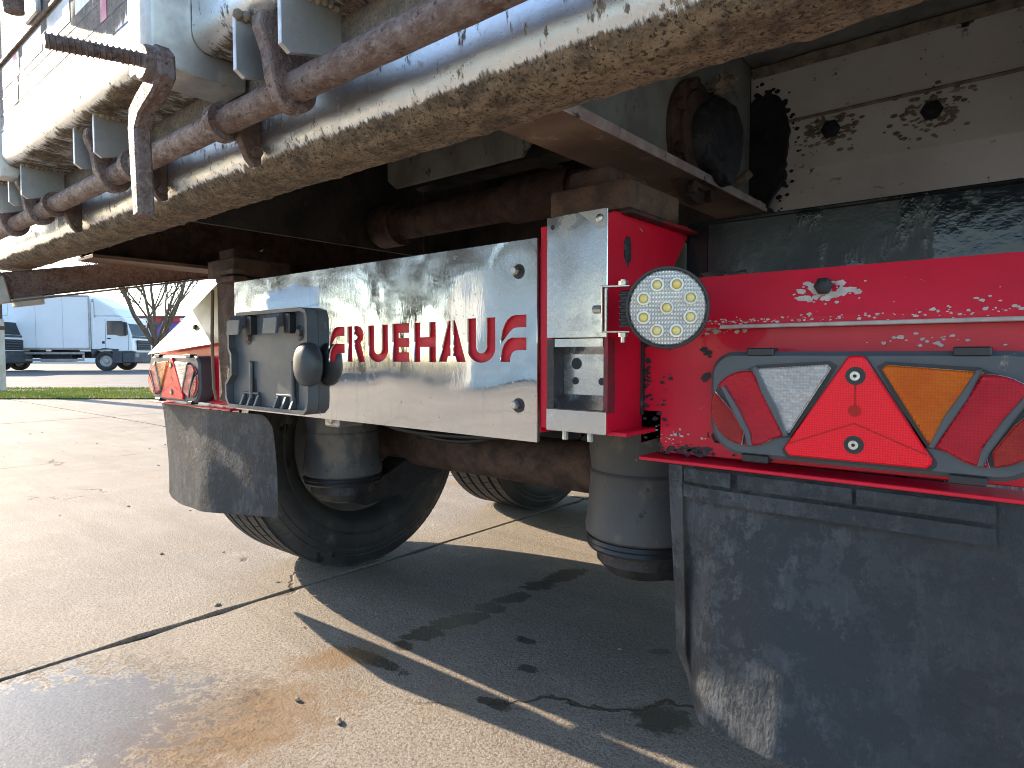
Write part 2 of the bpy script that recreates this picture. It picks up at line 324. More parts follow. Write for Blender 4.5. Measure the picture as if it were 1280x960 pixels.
def b_prism(bm, pts, axis, a0, a1, bev=0):
    """closed outline in the plane across axis (X: y,z  Y: x,z  Z: x,y), extruded a0..a1"""
    def P(p, a): return {'X': (a, p[0], p[1]), 'Y': (p[0], a, p[1]), 'Z': (p[0], p[1], a)}[axis]
    A = [bm.verts.new(P(p, a0)) for p in pts]; B = [bm.verts.new(P(p, a1)) for p in pts]; n = len(pts)
    f0 = bm.faces.new(A); f1 = bm.faces.new(B[::-1])
    for i in range(n): bm.faces.new((A[i], B[i], B[(i + 1) % n], A[(i + 1) % n]))
    if bev:
        bmesh.ops.recalc_face_normals(bm, faces=bm.faces)
        bmesh.ops.bevel(bm, geom=list(set(f0.edges) | set(f1.edges)), offset=bev, segments=1, affect='EDGES')
def prism(name, pts, axis, a0, a1, mat, parent=None, bev=.0015, smooth=None, mw=None):
    bm = bmesh.new(); b_prism(bm, pts, axis, a0, a1, bev)
    return link(name, fin(bm, name, smooth), mat, parent, mw)
def b_tube(bm, pts, r, seg=10, cap=True):
    """tube along a polyline; r a number or one per point"""
    pts = [Vector(p) for p in pts]; rs = r if isinstance(r, (list, tuple)) else [r] * len(pts); rings = []
    t0 = (pts[1] - pts[0]).normalized(); n = t0.orthogonal().normalized()
    for i, p in enumerate(pts):
        t = (pts[min(i + 1, len(pts) - 1)] - pts[max(i - 1, 0)]).normalized()
        n = (n - t * n.dot(t)).normalized(); b = t.cross(n)
        rings.append([bm.verts.new(p + (n * math.cos(2 * math.pi * k / seg) + b * math.sin(2 * math.pi * k / seg)) * rs[i]) for k in range(seg)])
    for a, c in zip(rings, rings[1:]):
        for k in range(seg): bm.faces.new((a[k], a[(k + 1) % seg], c[(k + 1) % seg], c[k]))
    if cap: bm.faces.new(rings[0][::-1]); bm.faces.new(rings[-1])
def tube(name, pts, r, mat, parent=None, seg=16, smooth=40, mw=None):
    bm = bmesh.new(); b_tube(bm, pts, r, seg); return link(name, fin(bm, name, smooth), mat, parent, mw)
def b_lathe(bm, prof, axis, c, seg=32):
    """prof: (radius, along); revolved about axis through c; ends closed where radius is 0"""
    def P(r, a, th):
        u, v = r * math.cos(th), r * math.sin(th)
        q = {'X': (a, u, v), 'Y': (u, a, v), 'Z': (u, v, a)}[axis]; return (c[0] + q[0], c[1] + q[1], c[2] + q[2])
    rings = []
    for r, a in prof:
        if r < 1e-6: rings.append([bm.verts.new(P(0, a, 0))])
        else: rings.append([bm.verts.new(P(r, a, 2 * math.pi * k / seg)) for k in range(seg)])
    for A, B in zip(rings, rings[1:]):
        if len(A) == 1 and len(B) == 1: continue
        for k in range(seg):
            q = [A[k % len(A)], A[(k + 1) % len(A)], B[(k + 1) % len(B)], B[k % len(B)]]
            q2 = []; [q2.append(x) for x in q if x not in q2]
            bm.faces.new(q2)
def lathe(name, prof, axis, c, mat, parent=None, seg=32, smooth=35, mw=None):
    bm = bmesh.new(); b_lathe(bm, prof, axis, c, seg); return link(name, fin(bm, name, smooth), mat, parent, mw)
def rrect(x0, x1, z0, z1, r, n=5):
    pts = []
    rr = r if isinstance(r, (list, tuple)) else [r] * 4          # order: bottom right, top right, top left, bottom left
    for (cx, cz, a0), q in zip(((x1, z0, -90), (x1, z1, 0), (x0, z1, 90), (x0, z0, 180)), rr):
        sx = -1 if cx == x1 else 1; sz = 1 if cz == z0 else -1
        for k in range(n + 1):
            a = R(a0 + 90 * k / n); pts.append((cx + sx * q + q * math.cos(a), cz + sz * q + q * math.sin(a)))
    return pts
def arc(cx, cz, r, a0, a1, n=8): return [(cx + r * math.cos(R(a0 + (a1 - a0) * k / n)), cz + r * math.sin(R(a0 + (a1 - a0) * k / n))) for k in range(n + 1)]

# ------------------------------------------------------------------ ground, yard slabs, grass verge, road
tv, nv = Vector((.766, .643, 0)), Vector((-.643, .766, 0)); O0 = Vector((0, -.95, 0))
def tn(t, n, z=0): p = O0 + tv * t + nv * n; return (p.x, p.y, z)
def sheet(name, pts, mat, kind='structure', parent=None):
    bm = bmesh.new(); bm.faces.new([bm.verts.new(p) for p in pts]); o = link(name, fin(bm, name), mat, parent); o['kind'] = kind; return o
ground = sheet('ground', [(-600, -600, -.06), (600, -600, -.06), (600, 600, -.06), (-600, 600, -.06)], 'field')
yard = sheet('yard_bed', [(-40, -36, -.013), (14, -36, -.013), (14, 40, -.013), (-40, 40, -.013)], 'soil')
def slab_mesh(seed, wx, wy, gap=.005):
    rnd = random.Random(seed); bm = bmesh.new(); top = []
    def jag(n): 
        o = []; v = 0
        for i in range(n): v = .75 * v + rnd.uniform(-.004, .004); o.append(abs(v) + (rnd.uniform(0, .014) if rnd.random() < .12 else 0))
        return o
    n = 46
    for i, j in zip(range(n), jag(n)): top.append((gap + j, gap + (wy - 2 * gap) * i / n))
    for i, j in zip(range(n), jag(n)): top.append((gap + (wx - 2 * gap) * i / n, wy - gap - j))
    for i, j in zip(range(n), jag(n)): top.append((wx - gap - j, wy - gap - (wy - 2 * gap) * i / n))
    for i, j in zip(range(n), jag(n)): top.append((wx - gap - (wx - 2 * gap) * i / n, gap + j))
    vt = [bm.verts.new((x, y, 0)) for x, y in top]; vb = [bm.verts.new((x, y, -.028)) for x, y in top]
    bm.faces.new(vt)
    for i in range(len(vt)): bm.faces.new((vt[i], vt[i - 1], vb[i - 1], vb[i]))
    return fin(bm, 'slab')
PX, PY = 3.65, 5.2
slabs = [slab_mesh(s, PX, PY) for s in (3, 5, 8, 13)]
rnd = random.Random(4)
for i in range(-9, 4):
    for j in range(-6, 7):
        link('slab', slabs[rnd.randrange(4)], 'concrete', yard, Matrix.Translation((-1.95 + PX * i, -3.2 + PY * j, rnd.uniform(-.0015, .0015))))
verge = sheet('grass_verge', [tn(-40, 11.4, .02), tn(40, 11.4, .02), tn(40, 14.7, .02), tn(-40, 14.7, .02)], 'soil')
road = sheet('road', [tn(-90, 14.7, .012), tn(90, 14.7, .012), tn(90, 52, .012), tn(-90, 52, .012)], 'asphalt')
lot = sheet('far_pavement', [tn(-120, 52, .008), tn(120, 52, .008), tn(120, 140, .008), tn(-120, 140, .008)], 'concrete')
def grass_patch(name, t0, t1, n0, n1, count, h, seed):
    rnd = random.Random(seed); vs, fs = [], []
    for k in range(count):
        t, n = rnd.uniform(t0, t1), rnd.uniform(n0, n1) 
        if mnoise.noise(Vector((t * .6, n * .9, 0))) < -.28 and rnd.random() < .75: continue
        p = Vector(tn(t, n, .015)); a = rnd.uniform(0, 6.28); l = h * rnd.uniform(.5, 1.4); s = Vector((math.cos(a), math.sin(a), 0)); d = Vector((rnd.uniform(-.5, .5), rnd.uniform(-.5, .5), 1)).normalized()
        i = len(vs); vs += [p - s * .008, p + s * .008, p + d * l * .6 + s * .005, p + d * l]; fs += [(i, i + 1, i + 2), (i, i + 2, i + 3)]
    me = bpy.data.meshes.new(name); me.from_pydata([tuple(v) for v in vs], [], fs); return link(name, me, 'grass')
g = grass_patch('grass', -14, 14, 11.35, 14.75, 90000, .045, 5); g['kind'] = 'stuff'; g['label'] = 'short bright green grass along the verge beside the road'; g['category'] = 'grass'

# ------------------------------------------------------------------ the trailer
XC = -1.20
TR = thing('tipper_trailer', 'red and bare metal tipper trailer with dirty beams, stainless name plate and mudflaps', 'trailer', (XC, .55, 0))
def T(fn, *a, **k): k.setdefault('parent', TR); return fn(*a, **k)

# --- body above: floor, walls, rear beam with a rounded nose
T(box, 'body_floor', -2.46, .06, -.34, 9.0, 1.56, 1.60, 'grime')
T(box, 'body_side', -2.50, -2.46, -.33, 9.0, 1.37, 2.7, 'galv'); T(box, 'body_side', .075, .115, -.33, 9.0, 1.37, 2.7, 'galv')
T(box, 'body_front', -2.46, .06, 9.0, 9.05, 1.37, 2.7, 'galv')
# tailgate, beam and locking gear: drawn at 1.3 : 1, set to size here
SIZE = Matrix.Translation((0, -.2185, .184)) @ Matrix.Scale(.77, 4)
def rear_beam():
    prof = [(-.29, 1.62), (-.29, 1.5), (-.29, 1.40), (-.29, 1.33), (-.29, 1.28), (-.29, 1.25)] + [(-.23 + .06 * math.cos(R(a)), 1.216 + .06 * math.sin(R(a))) for a in range(180, 271, 9)] + [(-.20, 1.156), (-.17, 1.158), (-.168, 1.40), (-.168, 1.62)]
    bm = bmesh.new(); N = 700; x0, x1 = -3.4, .18; rings = []
    for i in range(N + 1):
        x = x0 + (x1 - x0) * i / N; ring = []
        for y, z in prof:
            k = mnoise.fractal(Vector((x * 9, y * 9, z * 9)), 1, 2, 5) * .0025
            if z < 1.175: k += max(0, mnoise.noise(Vector((x * 22, y * 30, 3)))) * .007 + max(0, mnoise.noise(Vector((x * 60, y * 50, 9)))) * .003
            ny, nz = (-1, 0) if z > 1.217 else ((y + .23) / .06, (z - 1.216) / .06)
            if y > -.23: ny, nz = 0, -1
            if y > -.169: k = 0
            ring.append(bm.verts.new((x, y + ny * k, z + nz * k)))
        rings.append(ring)
    for a, b in zip(rings, rings[1:]):
        for k in range(len(prof) - 1): bm.faces.new((a[k], a[k + 1], b[k + 1], b[k]))
    return fin(bm, 'rear_beam', 60)
T(link, 'rear_beam', rear_beam(), 'beam')
# --- tailgate above the beam: left hatch section stands proud of the right section
def gate(x0, x1, yf, name):
    prof = [(yf, 2.4), (yf, 1.41)] + [(yf + .035 + .035 * math.cos(R(a)), 1.395 + .035 * math.sin(R(a))) for a in range(180, 271, 15)] + [(-.292, 1.362), (-.292, 2.4)]
    bm = bmesh.new(); b_prism(bm, prof, 'X', x0, x1); return T(link, name, fin(bm, name, 40), 'gatemetal')
gl = gate(-2.40, -1.335, -.445, 'hatch_frame'); gr = gate(-1.225, .16, -.405, 'tailgate'); gll = gate(-3.3, -2.475, -.43, 'tailgate')
T(box, 'hatch_post', -1.335, -1.228, -.475, -.30, 1.315, 2.4, 'galv', bev=.006, seg=2)
T(box, 'hatch_post', -2.47, -2.405, -.449, -.30, 1.33, 2.4, 'galv', bev=.006, seg=2)
for z in (1.455, 1.50, 1.545): box('seam', -2.40, -1.336, -.4455, -.4440, z, z + .0035, 'grease', gl, 0)
for i, x in enumerate((-2.36, -2.15, -1.93, -1.72, -1.50)):
    box('reflective_tape', x, x + .17, -.4458, -.4440, 1.57, 1.632, 'tape_white' if i % 2 == 0 else 'tape_white', gl, 0)
for x in (-2.245, -1.56): box('reflective_tape', x, x + .035, -.4462, -.4442, 1.50, 1.632, 'tape_red', gl, 0)
box('top_lip', -2.40, -1.336, -.453, -.44, 1.64, 1.652, 'rust', gl, .002)
T(tube, 'latch', [(-2.02, -.49, 1.66), (-2.02, -.50, 1.76), (-2.02, -.47, 1.83)], [.022, .028, .02], 'rust')
T(box, 'hatch_post', -2.06, -1.96, -.46, -.4455, 1.653, 2.3, 'galv', bev=.004)
# tabs welded under the soffit, one on each side of a hook
for hx in (-.985, -1.80, -2.42, -2.72):
    for tx in (hx + .075, hx - .065):
        T(prism, 'hanger_tab', [(-.415, 1.366), (-.415, 1.272), (-.40, 1.262), (-.318, 1.284), (-.306, 1.30), (-.306, 1.366)], 'X', tx - .005, tx + .005, 'galv', bev=.001)
        bm = bmesh.new(); rnd = random.Random(int(-tx * 100))
        for k in range(9):
            y = -.41 + .0115 * k; bmesh.ops.create_icosphere(bm, subdivisions=1, radius=rnd.uniform(.006, .011), matrix=Matrix.Translation((tx + .006 + rnd.uniform(-.002, .004), y, 1.361)))
        T(link, 'weld_bead', fin(bm, 'weld_bead', 60), 'crust')
# --- locking shaft along the beam with hooks, collars and bearing brackets
def shaft():
    bm = bmesh.new(); n = 120; pts = [(-3.35 + 3.53 * i / n, -.35, 1.243) for i in range(n + 1)]
    b_tube(bm, pts, .0245, 18)
    for v in bm.verts:
        k = mnoise.fractal(v.co * 30, 1, 2, 4) * .0012; d = Vector((0, v.co.y + .35, v.co.z - 1.243)).normalized(); v.co += d * k
    return fin(bm, 'locking_shaft', 50)
SH = T(link, 'locking_shaft', shaft(), 'rust')
for hx in (-.985, -1.80, -2.42, -2.72):
    out = [(-.35 + .04 * math.cos(R(a)), 1.243 + .04 * math.sin(R(a))) for a in range(250, 371, 15)]
    top = [(-.325, 1.30), (-.345, 1.335), (-.385, 1.352), (-.408, 1.345), (-.412, 1.325), (-.398, 1.29), (-.392, 1.25), (-.378, 1.216)]
    prism('hook', out + top, 'X', hx - .015, hx + .015, 'rust', SH, .003, mw=None)
for cx in (-1.225, -1.66, -2.27):
    lathe('collar', [(.0245, -.012), (.036, -.012), (.036, .012), (.0245, .012)], 'X', (cx, -.35, 1.243), 'rust', SH, 24)
    b = T(prism, 'bearing_bracket', [(-.335, 1.27), (-.32, 1.285), (-.295, 1.285), (-.2915, 1.28), (-.2915, 1.17), (-.305, 1.165), (-.318, 1.178), (-.335, 1.215)], 'X', cx + .013, cx + .033, 'darkrust')
    lathe('bolt', [(0, -.012), (.011, -.012), (.011, 0), (.0, 0)], 'X', (cx + .046, -.305, 1.19), 'darkrust', b, 6)
# --- hatch screw and bent crank lever
bx, by, bz = -1.135, -.50, 1.263
CR = T(prism, 'crank_lever', [(-1.118, 1.30), (-1.10, 1.285), (-1.098, 1.245), (-1.13, 1.225), (-1.185, 1.205), (-1.203, 1.185), (-1.195, 1.04), (-1.222, 1.035), (-1.236, 1.19), (-1.228, 1.225), (-1.20, 1.24), (-1.152, 1.258), (-1.150, 1.295)], 'Y', -.515, -.487, 'rust', bev=.004)
lathe('boss', [(0, -.024), (.026, -.022), (.029, -.016), (.029, .02), (0, .02)], 'Y', (bx, by - .006, bz + .008), 'rust', CR, 20)
def screw():
    bm = bmesh.new(); n = 260; r = .0105; L = .135; pts = []
    b_tube(bm, [(0, 0, 0), (0, -L, 0)], r, 12)
    prev = None
    for i in range(n + 1):
        a = 2 * math.pi * i / 16; y = -.004 - (L - .006) * i / n; ring = []
        for rr, dy in ((r - .001, -.0025), (r + .003, 0), (r - .001, .0025)): ring.append(bm.verts.new((rr * math.cos(a), y + dy, rr * math.sin(a))))
        if prev:
            bm.faces.new((prev[0], prev[1], ring[1], ring[0])); bm.faces.new((prev[1], prev[2], ring[2], ring[1]))
        prev = ring
    bmesh.ops.transform(bm, matrix=Matrix.Translation((bx, by - .02, bz + .012)) @ Matrix.Rotation(R(5), 4, 'X') @ Matrix.Rotation(R(-7), 4, 'Z'), verts=bm.verts)
    return fin(bm, 'screw_thread', 30)
link('screw_thread', screw(), 'rust', CR)

SIZE = None
# --- underside: longitudinal body rails with flange and web, cross members, tubes
for s, xw in ((1, -.60), (-1, -1.80)):
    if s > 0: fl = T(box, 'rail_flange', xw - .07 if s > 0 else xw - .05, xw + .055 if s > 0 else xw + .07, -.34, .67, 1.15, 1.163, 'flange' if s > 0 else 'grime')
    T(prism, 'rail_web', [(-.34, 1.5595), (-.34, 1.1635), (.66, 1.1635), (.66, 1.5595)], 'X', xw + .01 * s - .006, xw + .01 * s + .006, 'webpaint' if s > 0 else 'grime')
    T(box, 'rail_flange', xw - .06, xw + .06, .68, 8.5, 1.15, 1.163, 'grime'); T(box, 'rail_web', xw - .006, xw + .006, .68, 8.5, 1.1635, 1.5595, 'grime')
    if s > 0: box('worn_lip', xw + .0555 if s > 0 else xw - .0585, xw + .0585 if s > 0 else xw - .0555, -.339, .668, 1.149, 1.166, 'whitedust', fl, 0)
for y in (.16, .62, 1.15, 1.75, 2.4, 3.1): T(box, 'cross_member', -1.795, -.605, y, y + .09, 1.40, 1.558, 'grime')
T(box, 'cross_member', -2.455, -1.83, .16, .25, 1.43, 1.558, 'grime')
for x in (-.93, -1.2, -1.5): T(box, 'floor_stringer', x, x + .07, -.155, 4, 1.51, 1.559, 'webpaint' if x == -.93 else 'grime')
T(prism, 'gusset', [(-1.66, 1.558), (-1.66, 1.36), (-1.62, 1.33), (-1.10, 1.33), (-1.06, 1.37), (-1.06, 1.558)], 'Y', .40, .412, 'webpaint')
TB = T(tube, 'pivot_tube', [(-1.78, .47, 1.235), (-1.5, .47, 1.235), (-1.2, .47, 1.235), (-.9, .47, 1.235), (-.62, .47, 1.235)], .052, 'darkrust')
lathe('tube_collar', [(.05, -.11), (.062, -.11), (.062, .11), (.05, .11)], 'X', (-1.08, .47, 1.235), 'darkrust', TB)
lathe('tube_collar', [(.05, -.05), (.07, -.05), (.07, .05), (.05, .05)], 'X', (-1.72, .47, 1.235), 'darkrust', TB)
T(box, 'back_plate', -1.78, -.62, .9, .93, .95, 1.299, 'grime')
# outer left side rail and a linkage bar seen under the beam
lr = T(box, 'side_rail', -2.42, -2.40, -.25, 6, 1.115, 1.5595, 'darkrust'); box('rail_lip', -2.44, -2.30, -.248, 5.9, 1.103, 1.1145, 'flange', lr, .001)
T(box, 'side_rail', .065, .085, -.165, 6, 1.115, 1.369, 'darkrust')
def bar3(name, a, b, wy, wz, mat, parent):
    a, b = Vector(a), Vector(b); d = b - a; q = d.to_track_quat('Y', 'Z').to_matrix().to_4x4(); L = d.length
    bm = bmesh.new(); b_box(bm, -wy / 2, wy / 2, 0, L, -wz / 2, wz / 2, .004, Matrix.Translation(a) @ q); return link(name, fin(bm, name), mat, parent)
lk = bar3('linkage_bar', (-2.515, -.52, .995), (-2.515, .25, 1.150), .03, .085, 'rust', TR)
bar3('linkage_lip', (-2.502, -.44, .960), (-2.502, .25, 1.103), .045, .006, 'flange', lk)
bar3('linkage_clamp', (-2.505, -.485, .99), (-2.505, -.425, 1.003), .05, .085, 'galv', lk)
bar3('linkage_clamp', (-2.505, -.41, .962), (-2.505, -.33, .977), .04, .03, 'galv', lk)

# --- right: grey cross beam, hinge hub with bolts and grease, dark panel behind
def strip(name, prof, x0, x1, mat, parent=TR, nx=60, amp=.0008):
    bm = bmesh.new(); rings = []
    for i in range(nx + 1):
        x = x0 + (x1 - x0) * i / nx; rings.append([bm.verts.new((x, y + mnoise.noise(Vector((x * 14, z * 14, y))) * amp, z)) for y, z in prof])
    for a, b in zip(rings, rings[1:]):
        for k in range(len(prof)): bm.faces.new((a[k], a[(k + 1) % len(prof)], b[(k + 1) % len(prof)], b[k]))
    bm.faces.new(rings[0]); bm.faces.new(rings[-1][::-1]); return link(name, fin(bm, name, 25), mat, parent)
GB = strip('grey_cross_beam', [(.67, 1.49), (.67, 1.357), (.669, 1.30), (.67, 1.237), (.72, 1.142), (.80, 1.137), (.80, 1.49)], -.586, .063, 'greypaint')
strip('weld_ridge', [(.6688, 1.3605), (.664, 1.357), (.6688, 1.3525)], -.50, .062, 'crust', GB, 90, .002)
strip('weld_ridge', [(.6685, 1.493), (.652, 1.496), (.657, 1.482), (.6685, 1.476)], -.58, .062, 'crust', GB, 120, .005)
strip('roof_plate', [(-.34, 1.555), (.80, 1.4935), (.80, 1.50), (-.34, 1.5585)], -.58, .064, 'webpaint', TR)  # pale coat given to this plate to bounce light onto the grey beam
for bx_, bz_ in ((-.401, 1.317), (-.205, 1.312)):
    b = lathe('bolt', [(0, -.02), (.012, -.018), (.021, -.008), (.021, 0), (0, 0)], 'Y', (bx_, .669, bz_), 'grease', GB, 6)
    bm = bmesh.new(); rnd = random.Random(int(bx_ * -1000))
    for k in range(110):
        a = rnd.uniform(0, 6.28); r = rnd.uniform(.021, .046) * (1.7 if rnd.random() < .25 else 1); bmesh.ops.create_icosphere(bm, subdivisions=1, radius=rnd.uniform(.0015, .006), matrix=Matrix.Translation((bx_ + r * 1.25 * math.cos(a), .669, bz_ + r * math.sin(a) * .8)) @ Matrix.Diagonal((1.4, .5, .8, 1)))
    link('dirt_clump', fin(bm, 'dirt_clump', 60), 'crust', GB, kind='stuff')
HB = T(lathe, 'hinge_hub', [(0, -.02), (.125, -.02), (.125, .0), (.10, .004), (.10, .012), (.078, .016), (0, .016)], 'X', (-.572, .335, 1.24), 'darkrust', seg=40)
lathe('hinge_pin', [(0, .0165), (.07, .0165), (.066, .035), (.05, .05), (0, .055)], 'X', (-.572, .335, 1.24), 'grease', HB, 36)
for k in range(8):
    a = R(45 * k + 20); lathe('bolt', [(0, .016), (.013, .016), (.013, .003), (0, .003)], 'X', (-.572, .335 + .112 * math.cos(a), 1.24 + .112 * math.sin(a)), 'darkrust', HB, 6)
def blob(name, c, r, mat, parent, seed, squash=(1, 1, 1), sub=3, amp=.35, freq=4):
    bm = bmesh.new(); bmesh.ops.create_icosphere(bm, subdivisions=sub, radius=1)
    for v in bm.verts:
        k = 1 + amp * mnoise.fractal(v.co * freq * .5 + Vector((seed, seed * 2, 0)), 1, 2, 4); v.co = Vector((c[0] + v.co.x * k * r * squash[0], c[1] + v.co.y * k * r * squash[1], c[2] + v.co.z * k * r * squash[2]))
    return link(name, fin(bm, name, 60), mat, parent)
gp = [(-.548 + math.cos(R(5 * k)) * (.062 + .03 * mnoise.fractal(Vector((math.cos(R(5 * k)) * 1.5, math.sin(R(5 * k)) * 1.5, 1)), 1, 2, 4)), 1.30 + math.sin(R(5 * k)) * (.13 + .03 * mnoise.fractal(Vector((math.cos(R(5 * k)) * 1.5, math.sin(R(5 * k)) * 1.5, 5)), 1, 2, 4))) for k in range(72)]
prism('grease_patch', gp, 'Y', .660, .672, 'grease', HB, .002)
rnd = random.Random(3); bm = bmesh.new()
for k in range(46):                      # smears thrown off the hinge on to the panel
    a = rnd.uniform(-2.0, 2.0); q = rnd.uniform(.92, 1.25); r = rnd.uniform(.0015, .007) / q ** 2
    bmesh.ops.create_icosphere(bm, subdivisions=1, radius=r, matrix=Matrix.Translation((-.548 + math.cos(a) * .066 * q, .6695, 1.30 + math.sin(a) * .135 * q)) @ Matrix.Diagonal((1.3, .25, 1, 1)))
link('grease_smear', fin(bm, 'grease_smear', 60), 'grease', HB, kind='stuff')
blob('grease_patch', (-.535, .36, 1.24), .085, 'grease', HB, 8, (.4, .95, 1.0), 5, .14, 3)
blob('dirt_clump', (-.535, .37, 1.36), .02, 'crust', HB, 5, (1.2, 1, 1), 3, .7, 6)
T(tube, 'grease_pipe', [(-.59, .50, 1.160), (-.557, .50, 1.183), (-.523, .50, 1.206)], [.007, .012, .010], 'crust')
T(box, 'wing_panel', -.47, .066, .145, .165, .86, 1.030, 'wetblack', bev=.003); T(box, 'wing_panel', -.52, .066, .17, .19, .70, 1.04, 'wetblack')
blob('mud_clump', (-.40, .06, .918), .03, 'grime', TR, 4, (1.6, 1, .5), 3, .6, 6)
# --- rear panels that carry the lamps (right, left mirror)
def rear_panel(x0, x1, inner):
    p = T(prism, 'lamp_panel', [(x0, .652), (x0, .84), (x0 + .0, .845), (x1, .845), (x1, .645), (x0 + .034, .641), (x0 + .034, .706), (x0, .706)] if inner == 'L' else [(x0, .645), (x0, .845), (x1, .845), (x1, .706), (x1 - .034, .706), (x1 - .034, .641)], 'Y', 0, .008, 'red')
    if inner == 'L': prism('upper_panel', [(-.018, .840), (-.018, .852), (-.006, .918), (.075, .925), (.075, .914), (.0, .905), (-.008, .846)], 'X', x0 + (.07 if inner == 'L' else 0), x1 - (.07 if inner == 'R' else 0), 'redchip', p)
    if inner == 'L': box('worn_edge', x0 + .14 if inner == 'L' else x0, x1 - (.14 if inner == 'R' else 0), -.0215, -.0075, .838, .8435, 'whitedust', p, .001)
    fl_ = box('flap_flange', x0 + .015 if inner == 'L' else x0, x1 if inner == 'L' else x1 + .02, -.035, .03, .631, .6365, 'red', p, .001)
    return p
PR = rear_panel(-.517, .055, 'L'); PL = rear_panel(-2.455, -1.885, 'R')
lathe('bolt', [(0, -.010), (.007, -.009), (.012, -.005), (.012, 0), (0, 0)], 'Y', (-.236, -.0155, .892), 'grease', PR, 6)
lathe('bolt', [(0, -.010), (.007, -.009), (.011, -.005), (.011, .004), (0, .004)], 'Y', (-.383, -.0015, .675), 'grease', PR, 6)
def flakes(cx, cz, sx_, sz_, n, y, mat, parent, seed, rmax=.005):
    rnd = random.Random(seed); bm = bmesh.new()
    for k in range(n):
        x, z = rnd.gauss(cx, sx_), rnd.gauss(cz, sz_); r = rnd.uniform(.0008, rmax) * rnd.random() ** .5; m = rnd.randint(5, 9); a0 = rnd.uniform(0, 6)
        pts = [(x + 1.7 * r * rnd.uniform(.5, 1.2) * math.cos(a0 + 6.283 * i / m), z + r * rnd.uniform(.5, 1.2) * math.sin(a0 + 6.283 * i / m)) for i in range(m)]
        yy = y(z) - .0003 - .0001 * (k % 5)
        bm.faces.new([bm.verts.new((px, yy, pz)) for px, pz in pts])
    o = link('paint_chip', fin(bm, 'paint_chip'), mat, parent); o['kind'] = 'stuff'; return o
yup = lambda z: -.018 + (z - .852) / .066 * .012 - .0004 if z > .852 else -.0184
flakes(-.236, .884, .016, .006, 70, yup, 'chipwhite', PR, 1, .006); flakes(-.33, .848, .08, .003, 110, yup, 'chipwhite', PR, 2, .0024); flakes(-.10, .852, .07, .004, 50, yup, 'chipwhite', PR, 3, .0022); flakes(-.07, .862, .05, .008, 14, yup, 'chipwhite', PR, 31, .0035)
flat = lambda z: -.0006
flakes(-.41, .838, .03, .004, 70, flat, 'chipwhite', PR, 4, .004); flakes(-.40, .795, .006, .028, 9, flat, 'grease', PR, 5, .007); flakes(-.475, .74, .010, .03, 16, flat, 'grease', PR, 6, .005); flakes(-.10, .818, .05, .006, 26, flat, 'chipwhite', PR, 7, .004)
flakes(-.44, .648, .03, .004, 60, flat, 'grease', PR, 8, .006); flakes(-.46, .668, .02, .01, 25, flat, 'chipwhite', PR, 9, .003)
flakes(-.509, .76, .004, .045, 60, flat, 'grease', PR, 10, .005)
# sloping plate above the left lamp; sun glare put into its pale colour and tilt
def quadplate(name, pts, th, mat, parent):
    bm = bmesh.new(); v = [bm.verts.new(p) for p in pts]; f = bm.faces.new(v); bmesh.ops.solidify(bm, geom=[f], thickness=th); return link(name, fin(bm, name), mat, parent)
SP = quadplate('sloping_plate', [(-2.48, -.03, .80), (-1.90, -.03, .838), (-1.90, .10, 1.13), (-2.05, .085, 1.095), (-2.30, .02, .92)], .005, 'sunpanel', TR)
lathe('bolt', [(0, -.012), (.009, -.01), (.009, 0), (0, 0)], 'Y', (-2.16, .004, .89), 'grease', SP, 6)
# --- chassis rail ends: right with red box and stainless cover, left bare and rusty
RB = T(prism, 'rail_end_box', [(-.11, .678), (-.11, 1.012), (-.09, 1.02), (.17, 1.035), (.165, 1.012), (.09, .93), (.01, .84), (.002, .69), (.0, .676)], 'X', -.522, -.516, 'red')
T(prism, 'rail_end_box', [(-.10, .678), (-.10, 1.01), (.5, 1.035), (.5, .68)], 'X', -.652, -.627, 'red')
T(box, 'rail_end_box', -.627, -.522, -.035, .0, .69, 1.02, 'reddirty')
box('top_lip', -.522, -.498, -.07, .172, 1.018, 1.0245, 'reddirty', RB, .001); box('bottom_lip', -.522, -.488, -.10, -.004, .6745, .681, 'red', RB, .001)
strip('seam_grime', [(-.0015, .84), (-.006, .84), (-.006, .70), (-.0015, .70)], -.5155, -.5105, 'grease', RB, 4, .002)
blob('oil_mark', (-.5155, -.052, .965), .016, 'grease', RB, 2, (.12, .7, 1.4), 3, .4, 5)
COV = T(box, 'cover_plate', -.628, -.514, -.1145, -.1115, .826, 1.02, 'brushed', bev=.001)
bm = bmesh.new(); b_prism(bm, [(-.566, 1.0195), (-.516, 1.0195), (-.516, .9905), (-.530, .992)], 'Y', -.1158, -.1146); link('corner_tab', fin(bm), 'galv', COV)
lathe('rivet', [(0, -.004), (.006, -.002), (.006, 0), (0, 0)], 'Y', (-.527, -.1158, 1.006), 'screw', COV, 12); lathe('rivet_hole', [(0, -.0006), (.004, -.0006), (.004, 0), (0, 0)], 'Y', (-.616, -.1145, 1.003), 'grease', COV, 12)
SK = T(prism, 'socket_bracket', [(-.1115, .8245), (-.113, .8245), (-.113, .812), (-.086, .80), (-.086, .735), (-.113, .714), (-.1145, .712), (-.1145, .677), (-.1115, .677), (-.1115, .708), (-.082, .73), (-.082, .805)], 'X', -.613, -.522, 'brushed', bev=0)
for hx, hz, hr in ((-.588, .785, .0095), (-.590, .757, .006), (-.540, .757, .006)): lathe('bolt_hole', [(0, -.0008), (hr, -.0008), (hr, 0), (0, 0)], 'Y', (hx, -.0862, hz), 'grease', SK, 16)
box('front_lip', -.627, -.514, -.1165, -.1147, .677, .7125, 'brushed', SK, .001)
